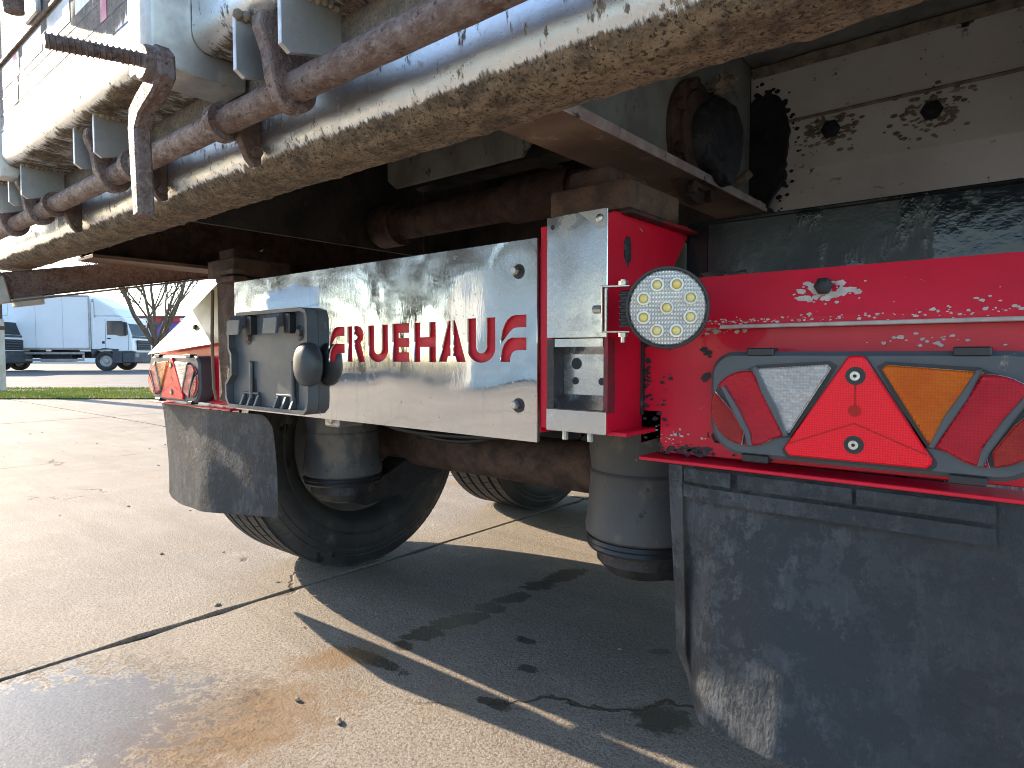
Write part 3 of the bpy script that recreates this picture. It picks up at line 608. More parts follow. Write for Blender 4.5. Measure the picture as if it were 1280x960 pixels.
box('socket_side', -.6265, -.6135, -.1145, -.05, .71, .824, 'grease', SK, 0); box('socket_side', -.5215, -.514, -.1115, -.09, .71, .824, 'reddirty', SK, 0)
for x in (-.60, -.552): tube('stud', [(x, -.10, .679), (x, -.10, .662)], .005, 'galv', SK, 8)
# rusty pads stacked on both rail ends
for x0, x1, s in ((-.652, -.50, 1), (-1.905, -1.745, 2)):
    pd = T(box, 'wear_pad', x0 + .0, x1 - .0, -.075, .10, 1.021 + (.004 if s == 1 else 0), 1.072, 'darkrust', bev=.006, seg=2); box('pad_top', x0 + .022, x1 - .05, -.05, .08, 1.0725, 1.105, 'darkrust', pd, .006, seg=2)
LP_ = T(box, 'rail_post', -1.893, -1.762, -.055, .30, .66, 1.02, 'darkrust', bev=.008, seg=2); T(box, 'rail_post', -1.76, -1.735, -.06, .30, .66, 1.0, 'red')
for z in (.98, 1.0): box('pad_strap', -1.80, -1.70, -.10, -.0585, z + .02, z + .034, 'darkrust', LP_, .002)
tube('wire', [(-1.90, -.062, .99), (-1.902, -.066, .85), (-1.90, -.064, .70), (-1.893, -.06, .665)], .005, 'flange', LP_, 8)
for yy0, yy1 in ((.5, 8.5),):
    for x in (-.64, -1.84): T(box, 'chassis_rail', x, x + .11, .31 if x < -1 else .05, yy1, .70, 1.01, 'grime')
for y in (.9, 2.0, 3.2, 4.5): T(box, 'chassis_cross_member', -1.73, -.64, y, y + .08, .75, .94, 'grime')

# --- stainless name plate with cut-out lettering
PZ0, PZ1, PX0, PX1 = .653, .992, -1.678, -.653
def Lshape(ch):
    """outlines of one letter in a unit cell: x 0..1, y 0..1"""
    if ch == 'F':
        up = [(0, .367)] + [(.02, .52), (.07, .68), (.16, .82), (.28, .92), (.42, .98), (.58, 1)] + [(1, 1), (1, .735), (.66, .735), (.52, .72), (.38, .65), (.24, .54), (.10, .44)]
        lo = [(0, 0), (.005, .12), (.05, .26), (.14, .39), (.27, .48), (.42, .52), (1, .52), (1, .254), (.66, .254), (.54, .235), (.45, .18), (.40, .10), (.385, 0)]
        return [up, lo]
    if ch == 'R':
        return [[(0, 0), (0, 1), (.30, 1), (.30, 0)], [(.38, .0 + .46), (.38, .62), (.5, .62), (.56, .69), (.5, .76), (.38, .76), (.38, 1), (.62, 1), (.78, .97), (.89, .88), (.94, .75), (.90, .62), (.77, .52), (1, 0), (.66, 0)]]
    if ch == 'U':
        o = [(0, 1), (0, .32)] + [(.5 - .5 * math.cos(R(a)), .32 - .32 * math.sin(R(a))) for a in range(15, 166, 15)] + [(1, .32), (1, 1), (.68, 1), (.68, .36)]
        return [o + [(.5 + .18 * math.cos(R(a)), .36 - .15 * math.sin(R(a))) for a in range(20, 161, 20)] + [(.32, .36), (.32, 1)]]
    if ch == 'E': return [[(0, 0), (0, 1), (1, 1), (1, .75), (.40, .75), (.40, .62), (1, .62), (1, .38), (.40, .38), (.40, .25), (1, .25), (1, 0)]]
    if ch == 'H': return [[(0, 0), (0, 1), (.30, 1), (.30, .63), (.70, .63), (.70, 1), (1, 1), (1, 0), (.70, 0), (.70, .38), (.30, .38), (.30, 0)]]
    if ch == 'A': return [[(0, 0), (.375, 1), (.465, 1), (.465, .42), (.43, .36), (.465, .33), (.465, .14), (.37, .14), (.315, 0)], [(1, 0), (.625, 1), (.535, 1), (.535, .42), (.57, .36), (.535, .33), (.535, .14), (.63, .14), (.685, 0)]]
CELLS = [('F', -1.247, -1.186, .783, .861), ('R', -1.177, -1.115, .784, .861), ('U', -1.104, -1.038, .784, .861), ('E', -1.025, -.972, .785, .862), ('H', -.959, -.896, .785, .862), ('A', -.890, -.817, .786, .863), ('U', -.813, -.745, .785, .865), ('F', -.734, -.675, .787, .867)]
def fill_curve(polys, ext, y):
    cu = bpy.data.curves.new('outline', 'CURVE'); cu.dimensions = '2D'; cu.fill_mode = 'BOTH'; cu.extrude = ext
    for p in polys:
        s = cu.splines.new('POLY'); s.points.add(len(p) - 1)
        for q, (a, b) in zip(s.points, p): q.co = (a, b, 0, 1)
        s.use_cyclic_u = True
    o = bpy.data.objects.new('outline', cu); COL.objects.link(o)
    dg = bpy.context.evaluated_depsgraph_get(); me = bpy.data.meshes.new_from_object(o.evaluated_get(dg))
    bpy.data.objects.remove(o); bpy.data.curves.remove(cu)
    for v in me.vertices: v.co = (v.co.x, y - v.co.z, v.co.y)
    me.materials.clear()
    bm = bmesh.new(); bm.from_mesh(me); bmesh.ops.remove_doubles(bm, verts=bm.verts, dist=1e-6); bpy.data.meshes.remove(me)
    return fin(bm, 'sheet')
letters = []
for ch, x0, x1, z0, z1 in CELLS: letters.append([[(x0 + (x1 - x0) * a, z0 + (z1 - z0) * b) for a, b in p] for p in Lshape(ch)])
outer = [(PX0, PZ0), (PX1, PZ0), (PX1, PZ1), (PX0, PZ1)]
NP = T(link, 'name_plate', fill_curve([outer] + [p for l in letters for p in l], .004, -.104), 'stainless')
for l in letters: link('letter', fill_curve(l, .0015, -.0985), 'redletter', NP)
T(box, 'rear_cross_member', PX0 + .01, PX1 - .001, -.0965, .02, .668, .978, 'red')
for z in (.94, .713):
    lathe('hole_rim', [(0, -.0012), (.0125, -.0012), (.0125, 0), (0, 0)], 'Y', (-.692, -.108, z), 'grease', NP, 20)
    lathe('bolt', [(0, -.011), (.006, -.011), (.0075, -.009), (.0075, 0), (0, 0)], 'Y', (-.6945, -.109, z + .001), 'screw', NP, 6)
# --- number plate carrier (empty) with lamp
HX0, HX1, HZ0, HZ1 = -1.682, -1.288, .664, .905
HO = T(prism, 'number_plate_carrier', rrect(HX0 + .012, HX1 - .004, HZ0, HZ1, .02), 'Y', -.120, -.1092, 'plastic', bev=.003)
def rim(name, pts, w_, y0, y1, mat, parent):
    cx = sum(p[0] for p in pts) / len(pts); cz = sum(p[1] for p in pts) / len(pts)
    bm = bmesh.new(); n = len(pts); inn = []
    for i, p in enumerate(pts):
        d = Vector((pts[(i + 1) % n][0] - pts[i - 1][0], pts[(i + 1) % n][1] - pts[i - 1][1])).normalized(); inn.append((p[0] - d.y * w_, p[1] + d.x * w_))
    A = [[bm.verts.new((p[0], y, p[1])) for p in q] for q in (pts, inn) for y in (y0, y1)]
    for i in range(n):
        j = (i + 1) % n
        for a, b in ((0, 1), (1, 3), (3, 2), (2, 0)): bm.faces.new((A[a][i], A[a][j], A[b][j], A[b][i]))
    return link(name, fin(bm, name, 40), mat, parent)
rim('carrier_rim', [(HX0 + .02, HZ0 - .003), (HX1 - .02, HZ0 - .003), (HX1 - .004, HZ0 + .01), (HX1, HZ0 + .03), (HX1, HZ1 - .02), (HX1 - .008, HZ1 - .003), (HX1 - .03, HZ1 + .003), (HX0 + .07, HZ1 + .003), (HX0 + .06, HZ1 - .012), (HX0 + .02, HZ1 - .03), (HX0 + .018, HZ1 - .09), (HX0 + .03, HZ1 - .105), (HX0 + .03, HZ0 + .085), (HX0, HZ0 + .06), (HX0, HZ0 + .02)], .009, -.137, -.1085, 'plastic', HO)
for x in (HX0 + .055, HX1 - .16):
    prism('clip', [(-.119, HZ1 - .012), (-.140, HZ1 - .006), (-.154, HZ1 - .018), (-.158, HZ1 - .055), (-.151, HZ1 - .055), (-.143, HZ1 - .03), (-.119, HZ1 - .038)], 'X', x, x + .062, 'plastic', HO, .002)
    box('clip_root', x + .062, x + .088, -.138, -.1195, HZ1 - .055, HZ1 - .008, 'blackplastic', HO, .002)
for x, z in ((HX0 + .10, HZ1 - .062), (HX0 + .205, HZ1 - .028), (HX1 - .055, HZ1 - .055)):
    lathe('bolt_recess', [(0, -.001), (.017, -.001), (.0185, 0), (0, 0)], 'Y', (x, -.120, z), 'blackplastic', HO, 20); lathe('bolt', [(0, -.007), (.0095, -.007), (.0095, 0), (0, 0)], 'Y', (x + .002, -.1212, z), 'rust', HO, 6)
for x in (HX0 + .10, HX1 - .10):
    box('slot', x, x + .012, -.1215, -.1203, HZ0 + .03, HZ0 + .115, 'grease', HO, 0); box('slot_rib', x + .013, x + .024, -.130, -.1203, HZ0 + .022, HZ0 + .12, 'plastic', HO, .003); box('slot', x + .025, x + .034, -.1215, -.1203, HZ0 + .02, HZ0 + .075, 'grease', HO, 0)
for x in (HX0 + .075, HX1 - .155):
    for k in range(3): prism('foot_rib', [(-.1375, HZ0 + .007), (-.1202, HZ0 + .007), (-.1202, HZ0 + .034), (-.126, HZ0 + .034)], 'X', x + .036 * k, x + .036 * k + .009, 'plastic', HO, .001)
    box('foot_top', x, x + .078, -.127, -.1202, HZ0 + .0345, HZ0 + .040, 'plastic', HO, .001)
bm = bmesh.new(); bmesh.ops.create_uvsphere(bm, u_segments=32, v_segments=20, radius=1)
for v in bm.verts:
    c = v.co.copy(); p = 2.5; k = (abs(c.x) ** p + abs(c.y) ** p + abs(c.z) ** p) ** (-1 / p); c *= k
    c.x *= 1 - .12 * abs(c.z) ** 2; v.co = (-1.290 + c.x * .042, -.134 + c.y * .025, .777 + c.z * .05)
LM = link('plate_lamp', fin(bm, 'plate_lamp', 70), 'lampdark', HO)
# --- round LED work lamp
def work_lamp():
    c = Vector((-.405, -.135, .864)); rotm = Matrix.Translation(c) @ Matrix.Rotation(R(24), 4, 'Z') @ Matrix.Rotation(R(3), 4, 'X')
    L = T(lathe, 'work_lamp', [(0, .035), (.038, .035), (.044, .012), (.0545, .008), (.0565, -.006), (.0555, -.013), (.0525, -.013), (.0515, -.009), (0, -.009)], 'Y', (0, 0, 0), 'blackplastic', seg=56, mw=rotm)
    lathe('lamp_lens', [(0, -.0145), (.03, -.0138), (.0495, -.0115), (.0515, -.0092), (0, -.0092)], 'Y', (0, 0, 0), 'ledlens', L, 48, mw=rotm)
    for k in range(9):
        a = R(22.5 + 45 * k); x, z = (0, 0) if k == 8 else (.0335 * math.cos(a), .0335 * math.sin(a))
        lathe('led_collar', [(.0066, -.0172), (.0090, -.0172), (.0095, -.0130), (.0066, -.0130)], 'Y', (x, 0, z), 'led_ring', L, 20, mw=rotm)
        lathe('led', [(0, -.0172), (.004, -.0166), (.0067, -.0145), (.0067, -.0125), (0, -.0125)], 'Y', (x, 0, z), 'led_yellow', L, 16, mw=rotm)
    for k in range(6): box('heat_fin', -.0665, -.035, .004, .036, -.026 + .0088 * k, -.0225 + .0088 * k, 'blackplastic', L, .0008, mw=rotm)
    box('heat_block', -.066, -.035, .008, .034, -.026, .026, 'blackplastic', L, .002, mw=rotm)
    for z in (-.0335, .031): box('bracket_arm', -.090, -.052, .008, .030, z, z + .0025, 'screw', L, .0005, mw=rotm)
    box('bracket_back', -.0925, -.0902, .008, .030, -.0335, .0335, 'screw', L, .0005, mw=rotm)
    for z, s in ((.0338, 1), (-.0338, -1)): lathe('bracket_bolt', [(0, 0), (.007, 0), (.007, s * .006), (.0035, s * .006), (.0035, s * (.008 if s > 0 else .014)), (0, s * (.008 if s > 0 else .014))], 'Z', (-.062, .019, z), 'screw', L, 6, mw=rotm)
    tube('mount_stud', [(-.0925, .019, 0), (-.105, .024, 0)], .006, 'screw', L, 8, mw=rotm)
    return L
work_lamp()
# --- tail lamps
def tail_lamp(cx, cz, flip):
    f = -1 if flip else 1
    mw = Matrix.Translation((cx, 0, cz)); 
    def P(pts): return [(f * a, b) for a, b in pts]
    y0 = -.052
    hs = rrect(-.192, .192, -.075, .073, [.05, .035, .035, .05], 7)
    L = T(prism, 'tail_lamp', hs, 'Y', y0, -.002 if not flip else -.002, 'plastic', bev=.006, mw=mw)
    def part(name, pts, mat, dy=.004, bev=.003): return prism(name, P(pts), 'Y', y0 - dy, y0 + .001, mat, L, bev, mw=mw)
    def wellp(pts): return prism('lens_rim', P(pts), 'Y', y0 - .0012, y0 + .001, 'blackplastic', L, 0, mw=mw)
    C, r = (-.135, -.006), .0525
    def circ(a0, a1, n=12, rr=None): return arc(C[0], C[1], rr or r, a0, a1, n)
    sl_ = circ(155, 262, 10) + [(-.140, -.040), (-.158, -.010)]
    rd = circ(144, 95, 5) + [(-.1285, .046), (-.114, .017), (-.099, -.013), (-.0855, -.040)] + circ(-52, -93, 5) + [(-.132, -.036), (-.150, -.006)]
    cl = [(-.130, .049), (-.034, .056), (-.029, .051), (-.079, -.036), (-.084, -.036), (-.098, -.006), (-.112, .022)]
    for s_ in (-1, 1):
        m = (lambda q: q) if s_ < 0 else (lambda q: [(-a, b) for a, b in q][::-1])
        big = circ(150, 100, 6) + [(-.124, .0545), (-.032, .0605), (-.0225, .054), (-.074, -.042)] + circ(-48, -205, 16)
        wellp(m(big))
        for q, mt in ((sl_, 'lens_dark'), (rd, 'lens_red'), (cl, 'lens_clear' if s_ < 0 else 'lens_amber')):
            prism('lens_bowl', P(m(q)), 'Y', y0 - .0025, y0 - .0013, 'bowl', L, 0, mw=mw); prism('lens', P(m(q)), 'Y', y0 - .0085, y0 - .0035, mt, L, .0025, mw=mw)
        part('lens_divider', m([(-.129, .0525), (-.1235, .0525), (-.110, .026), (-.0935, -.004), (-.0795, -.040), (-.0845, -.042), (-.100, -.012), (-.116, .018)]), 'plastic', .0095, .0015)
        part('lens_divider', m([(-.1725, .022), (-.1675, .026), (-.148, -.004), (-.1295, -.040), (-.1265, -.058), (-.1325, -.0585), (-.1375, -.042), (-.156, -.008)]), 'plastic', .0095, .0015)
    tri = [(-.0105, .064), (-.0065, .0672), (.0065, .0672), (.0105, .064), (.0838, -.0555), (.0828, -.061), (.0775, -.0665), (-.0775, -.0665), (-.0828, -.061), (-.0838, -.0555)]
    wellp([(a * 1.05, b * 1.04 - .001) for a, b in tri]); part('reflector_triangle', tri, 'reflector', .006, .002)
    for z in (.042, -.045):
        lathe('screw_recess', [(0, -.0002), (.0115, -.0002), (.0115, .003), (0, .003)], 'Y', (0, y0 - .0066, z), 'blackplastic', L, 20, mw=mw); lathe('screw', [(.0022, -.003), (.0058, -.003), (.0065, -.001), (.0065, 0), (.0022, 0)], 'Y', (0, y0 - .0066, z), 'screw', L, 14, mw=mw)
    lathe('screw_recess', [(0, -.0003), (.0075, -.0003), (.0075, .003), (0, .003)], 'Y', (0, y0 - .0066, -.002), 'lens_dark', L, 16, mw=mw)
    for a, b in (((0, .032), (0, .005)), ((0, -.018), (-.078, -.050)), ((0, -.018), (.078, -.050))):
        d = Vector((b[0] - a[0], b[1] - a[1])).normalized() * .0009; q = [(a[0] - d.y, a[1] + d.x), (b[0] - d.y, b[1] + d.x), (b[0] + d.y, b[1] - d.x), (a[0] + d.y, a[1] - d.x)]
        prism('moulding_line', q, 'Y', y0 - .0064, y0, 'lens_dark', L, 0, mw=mw)
    for x, z in ((-.12, .073), (.118, .073), (-.125, -.0755), (.118, -.0755)): box('clip', x - .018, x + .018, y0 - .003, y0 + .02, z - .006, z + .005, 'blackplastic', L, .0015, mw=mw)
    return L
tail_lamp(-.186, .731, False); tail_lamp(-2.214, .722, True)
# --- mudflaps
def flap_mesh(outline_fn, nx, nz, yf, th):
    bm = bmesh.new(); g = [[None] * (nz + 1) for _ in range(nx + 1)]
    for i in range(nx + 1):
        for k in range(nz + 1):
            x, z = outline_fn(i / nx, k / nz); g[i][k] = bm.verts.new((x, yf(i / nx, k / nz, x, z), z))
    fs = [bm.faces.new((g[i][k], g[i + 1][k], g[i + 1][k + 1], g[i][k + 1])) for i in range(nx) for k in range(nz)]
    bmesh.ops.solidify(bm, geom=fs, thickness=th); return fin(bm, 'mudflap', 50)
def outR(u, v):
    x = -.452 + u * .50; zb = .263 + max(0, 1 - (x + .452) / .075) ** 1.6 * .05 - .012 * u; return x + (1 - v) * .008, zb + (.631 - zb) * v
def yR(u, v, x, z):
    b = (1 - v); e = max(0, 1 - u / .42); k = min(1, u / .16); k = k * k * (3 - 2 * k); k *= 1 - .85 * min(1, max(0, (u - .34) / .4)); return -.022 - .07 * b ** 1.4 * k + .02 * e ** 2 * b + .004 * math.sin(u * 9 + v * 4) * b
FR = T(link, 'mudflap', flap_mesh(outR, 60, 44, yR, .010), 'rubber'); FR['label'] = 'right mudflap with dusty scuffed face'
def strip_on(outf, yf, u0, u1, v0, v1, th, mat, parent, n=30):
    bm = bmesh.new(); a = []
    for i in range(n + 1):
        u = u0 + (u1 - u0) * i / n; ring = []
        for k in range(n + 1):
            v = v0 + (v1 - v0) * k / n; x, z = outf(u, v); ring.append(bm.verts.new((x, yf(u, v, x, z) - th, z)))
        a.append(ring)
    fs = [bm.faces.new((a[i][k], a[i + 1][k], a[i + 1][k + 1], a[i][k + 1])) for i in range(n) for k in range(n)]
    bmesh.ops.solidify(bm, geom=fs, thickness=th); return link('moulded_strip', fin(bm, 'strip', 40), mat, parent)
strip_on(outR, yR, .003, .048, .05, .995, .012, 'rubber', FR)
strip_on(outR, yR, .052, .82, .86, .915, .0125, 'rubber', FR); 
for a, b in ((.055, .20), (.22, .52), (.53, .82)): strip_on(outR, yR, a, b, .93, .985, .0125, 'rubber', FR, 8)
def outL(u, v):
    x = -2.47 + u * .80 + (1 - v) * (-.06 + .07 * u); zb = .262 + .075 * u + .02 * max(0, 1 - u / .08) ** 2; c = .03 * max(0, (u - .93) / .07) ** 2
    return x, zb + (.628 - c - zb) * v
def yL(u, v, x, z):
    b = 1 - v; k = .35 + .65 * b ** .7
    return -.028 + k * (.20 * max(0, .56 - u) ** 1.2 + .12 * max(0, u - .56) ** 1.1) - .02 * b + .003 * math.sin(u * 17 + v * 5) * b
FL = T(link, 'mudflap', flap_mesh(outL, 60, 40, yL, .010), 'rubber'); FL['label'] = 'left mudflap, folded so that one half catches the sun'
# --- axle, trailing arms, air springs, wheels
AX = T(tube, 'axle', [(-2.1, .55, .485), (-1.7, .55, .485), (-1.2, .55, .485), (-.7, .55, .485), (-.3, .55, .485)], .072, 'darkrust', seg=24)
def air_spring(x, y):
    a = T(lathe, 'air_spring', [(0, .71), (.10, .71), (.113, .70), (.119, .68), (.1195, .64), (.1165, .61), (.1175, .60), (.114, .575), (.112, .56), (.115, .556), (.116, .553), (.114, .549), (.116, .52), (.1185, .49), (.122, .455), (.125, .44), (.123, .424), (.113, .415), (.11, .41), (0, .41)], 'Z', (x, y, 0), 'bellows', seg=48)
    lathe('piston_ring', [(.09, .418), (.121, .417), (.1245, .410), (.118, .404), (.121, .398), (.117, .392), (.10, .392)], 'Z', (x, y, 0), 'blackplastic', a, 40)
    lathe('piston', [(0, .40), (.10, .40), (.10, .365), (.078, .34), (0, .34)], 'Z', (x, y, 0), 'grease', a, 32)
    return a
for y in (.27, 1.42): 
    for x in (-.655, -1.735): air_spring(x, y)
for x, s in ((-.655, 1), (-1.735, -1)):
    T(prism, 'trailing_arm', [(.22, .372), (.22, .345), (.32, .31), (.52, .33), (.75, .40), (1.0, .62), (1.05, .69), (.92, .69), (.66, .52), (.45, .42), (.36, .385)], 'X', x - .05, x + .05, 'grease')
    T(prism, 'trailing_arm', [(a + 1.15, b) for a, b in [(.22, .372), (.22, .345), (.32, .31), (.52, .33), (.75, .40), (1.0, .62), (1.05, .69), (.92, .69), (.66, .52), (.45, .42), (.36, .385)]], 'X', x - .05, x + .05, 'grease')
for pts in ([(-1.55, .18, .70), (-1.45, .22, .60), (-1.25, .30, .575), (-1.0, .32, .60), (-.85, .28, .69)], [(-1.62, .3, .68), (-1.5, .36, .565), (-1.3, .40, .545), (-1.12, .42, .60), (-1.05, .45, .70)]):
    P3 = [Vector(p) for p in pts]; sm = []
    for i in range(len(P3) - 1):
        p0, p1, p2, p3 = P3[max(i - 1, 0)], P3[i], P3[i + 1], P3[min(i + 2, len(P3) - 1)]
        for k in range(6): u = k / 6; sm.append(.5 * ((2 * p1) + (p2 - p0) * u + (2 * p0 - 5 * p1 + 4 * p2 - p3) * u * u + (3 * p1 - p0 - 3 * p2 + p3) * u ** 3))
    T(tube, 'air_hose', sm + [P3[-1]], .0075, 'blackplastic', seg=8)
T(prism, 'chassis_gusset', [(-1.62, .66), (-1.62, .45), (-1.50, .40), (-1.28, .40), (-1.22, .45), (-1.40, .50), (-1.45, .66)], 'Y', .62, .66, 'grime')
vb = T(box, 'valve_block', -1.43, -1.37, .0, .08, .615, .66, 'galv', bev=.004); lathe('valve_cap', [(0, -.006), (.012, -.006), (.014, 0), (0, 0)], 'Y', (-1.40, 0, .637), 'galv', vb, 16)
T(tube, 'axle', [(-2.1, 1.70, .485), (-1.2, 1.70, .485), (-.3, 1.70, .485)], .072, 'darkrust', seg=24)
def tyre_mesh():
    bm = bmesh.new(); r, wd = .482, .37; h = wd / 2
    half = [(.285, .60), (.30, .82), (.33, .95), (.355, .985), (.359, .975), (.363, .99), (.385, 1.0), (.41, .985), (.414, .97), (.418, .98), (.432, .955), (.436, .94), (.44, .95), (.462, .90), (.474, .86)]
    prof = [(a, -b * h) for a, b in half]
    for g0 in (-.56, -.19, .19, .56):
        prof += [(.479, (g0 - .04) * h), (.463, (g0 - .03) * h), (.463, (g0 + .03) * h), (.479, (g0 + .04) * h)]
    prof += [(a, b * h) for a, b in half[::-1]]
    b_lathe(bm, prof, 'X', (0, 0, 0), 96); return fin(bm, 'tyre', 40)
def tread_mesh():
    bm = bmesh.new(); h = .185; n = 64; rnd = random.Random(2)
    for (c0, c1, off, sk) in ((-.84, -.61, 0, .3), (-.51, -.24, .4, -.35), (-.14, .14, .1, .35), (.24, .51, .6, -.35), (.61, .84, .3, .3)):
        for k in range(n):
            a0 = 2 * math.pi * (k + off) / n; da = 2 * math.pi / n * .92; vs = []
            for rr in (.470, .4835):
                for xx, t in ((c0, 0), (c1, 1)):
                    for dd in (0, da):
                        a = a0 + dd + sk * (t - .5) * 2 * math.pi / n; vs.append(bm.verts.new((xx * h, rr * math.cos(a), rr * math.sin(a))))
            for q in ((4, 5, 7, 6), (0, 2, 6, 4), (1, 5, 7, 3), (0, 4, 5, 1), (2, 3, 7, 6)): bm.faces.new([vs[i] for i in q])
    return fin(bm, 'tread')
def rim_mesh():
    bm = bmesh.new(); b_lathe(bm, [(.29, -.13), (.285, -.10), (.27, -.06), (.265, .06), (.29, .11), (.265, .05), (.21, .04), (.15, .02), (.14, -.02), (0, -.02)], 'X', (0, 0, 0), 48); return fin(bm, 'rim', 35)
TY, TDm, RM = tyre_mesh(), tread_mesh(), rim_mesh()
bm = bmesh.new(); b_lathe(bm, [(0, -.18), (.20, -.18), (.21, -.16), (.21, 0), (0, 0)], 'X', (0, 0, 0), 40); DR = fin(bm, 'drum', 35)
for wx, fl_ in ((-2.14, 1), (-.26, -1)):
    for wy in (.55, 1.70, 2.95):
        mw = Matrix.Translation((wx, wy, .484)) @ Matrix.Rotation(0 if fl_ > 0 else math.pi, 4, 'Z') @ Matrix.Rotation(wy, 4, 'X')
        wh = T(link, 'wheel', TY, 'tyre', mw=mw); tr_ = link('tread', TDm, 'tyre', wh, mw); tr_['kind'] = 'stuff'; link('rim', RM, 'rim', wh, mw); link('brake_drum', DR, 'darkrust', wh, mw)

# ------------------------------------------------------------------ background trucks
def box_truck(loc, rz, label, group=None, box_len=6.0):
    t = thing('box_truck', label, 'truck', loc, rz, group); mw = W[t]
    def B(n, *a, bev=.02, seg=1, par=None): return box(n, *a, par or t, bev, seg=seg, mw=mw)
    # local x forward, y to the left; front bumper at x = 0
    bl = 1.95 + box_len
    cb = B('cargo_box', -bl, -1.95, -1.24, 1.24, 1.05, 3.62, 'truckwhite', bev=.03)
    for x in (-bl + .0, -1.97): B('box_corner_post', x - .03, x + .05, -1.265, -1.235, 1.05, 3.63, 'rim', bev=.005, par=cb)
    B('box_rail', -bl, -1.95, -1.262, -1.24, 1.02, 1.12, 'rim', bev=.005, par=cb); B('box_rail', -bl, -1.95, -1.262, -1.24, 3.55, 3.64, 'rim', bev=.005, par=cb)
    for k in range(1, 5): B('panel_seam', -bl + box_len * k / 5 - .006, -bl + box_len * k / 5 + .006, -1.2435, -1.239, 1.13, 3.54, 'rim', bev=0, par=cb)
    for x in (-1.30, -.27): B('door_seam', x, x + .015, -1.1535, -1.1490, 1.0, 1.72 if x > -1 else 2.5, 'truckgrey', bev=0)
    B('door_handle', -1.22, -1.06, -1.17, -1.150, 1.55, 1.60, 'truckblack', bev=.004)
    B('chassis', -bl, -.6, -.45, .45, .62, .95, 'truckblack')
    for x in (-bl + 1.0, -bl + 2.6, -bl + 4.2): B('cross_bearer', x, x + .12, -1.15, 1.15, .93, 1.05, 'truckblack')
    B('locker', -4.3, -2.9, -1.05, -.5, .45, .95, 'truckblack')
    for z in (.48, .80): B('side_guard', -bl + 2.3, -2.25, -1.2, -1.16, z, z + .11, 'rim', bev=.01)
    B('side_guard_post', -2.35, -2.25, -1.198, -1.162, .59, .80, 'rim')
    cab = prism('cab', [(-1.85, 1.0), (-1.85, 2.55), (-1.75, 2.62), (-.55, 2.62), (-.40, 2.55), (-.13, 1.75), (-.06, 1.2), (-.06, .95), (-1.4, .95)], 'Y', -1.15, 1.15, 'truckwhite', t, .04, mw=mw)
    prism('air_deflector', [(-1.88, 2.60), (-1.88, 3.50), (-1.75, 3.52), (-.95, 3.05), (-.62, 2.64)], 'Y', -1.08, 1.08, 'truckwhite', t, .08, mw=mw)
    prism('side_fairing', [(-1.92, 1.05), (-1.92, 3.3), (-1.80, 3.3), (-1.80, 1.05)], 'Y', -1.18, -1.14, 'truckwhite', t, .01, mw=mw)
    prism('window', [(-1.22, 1.75), (-1.22, 2.42), (-.55, 2.42), (-.42, 2.35), (-.30, 1.85), (-.36, 1.70), (-.62, 1.68), (-.85, 1.75)], 'Y', -1.165, -1.149, 'glass', t, .004, mw=mw)
    ws = [(-.37, -1.02, 2.45), (-.37, 1.02, 2.45), (-.105, 1.06, 1.72), (-.105, -1.06, 1.72)]
    bm = bmesh.new(); f = bm.faces.new([bm.verts.new(p) for p in ws]); bmesh.ops.solidify(bm, geom=[f], thickness=.02); link('windscreen', fin(bm), 'glass', t, mw)
    B('wiper_panel', -.10, -.045, -1.08, 1.08, 1.60, 1.70, 'truckgrey')
    g_ = B('grille', -.06, -.02, -.75, .75, 1.0, 1.5, 'truckblack')
    for k in range(4): B('grille_slat', -.02, .005, -.74, .74, 1.03 + .12 * k, 1.08 + .12 * k, 'truckgrey', bev=.005, par=g_)
    bp = B('bumper', -.55, .03, -1.2, 1.2, .38, .90, 'truckgrey', bev=.05)
    for y in (-.95, .95): B('headlight', .0, .045, y - .2, y + .2, .66, .84, 'lens_clear', bev=.01, par=bp)
    B('step', -1.0, -.56, -1.17, -.9, .38, .95, 'truckgrey'); B('fuel_cap', -1.45, -1.33, -1.162, -1.15, 1.32, 1.44, 'truckblack', bev=.005)
    for y in (-1, 1): B('mirror', -.35, -.25, min(1.2 * y, 1.42 * y), max(1.2 * y, 1.42 * y), 1.75, 2.35, 'truckblack')
    prism('mudguard', [(-1.95 + .0, .95)] + arc(-1.32, .50, .60, 165, 15, 10) + [(-.74, .95), (-.70, 1.06), (-1.95, 1.06)], 'Y', -1.19, -.85, 'truckgrey', t, .01, mw=mw)
    for x in (-1.32, -bl + 1.5):
        for y in (-1.02, 1.02):
            wmw = mw @ Matrix.Translation((x, y, .48)) @ Matrix.Rotation(math.pi / 2, 4, 'Z') @ Matrix.Scale(.8, 4, (1, 0, 0))
            wh = link('wheel', TY, 'tyre', t, wmw); bm = bmesh.new(); s = 1 if y > 0 else -1
            b_lathe(bm, [(.285, s * .12), (.25, s * .06), (.14, s * .05), (.13, s * .14), (0, s * .15)], 'X', (0, 0, 0), 32); link('rim', fin(bm, 'rim', 35), 'rim', wh, wmw)
    return t
box_truck((-34.95, 11.9, 0), math.atan2(.73, .681), 'white box truck with high cab and air deflector parked behind the bare tree')
box_truck((-37.0, 7.1, 0), math.atan2(.73, .681), 'white box truck cab cut off by the pale post', box_len=3)

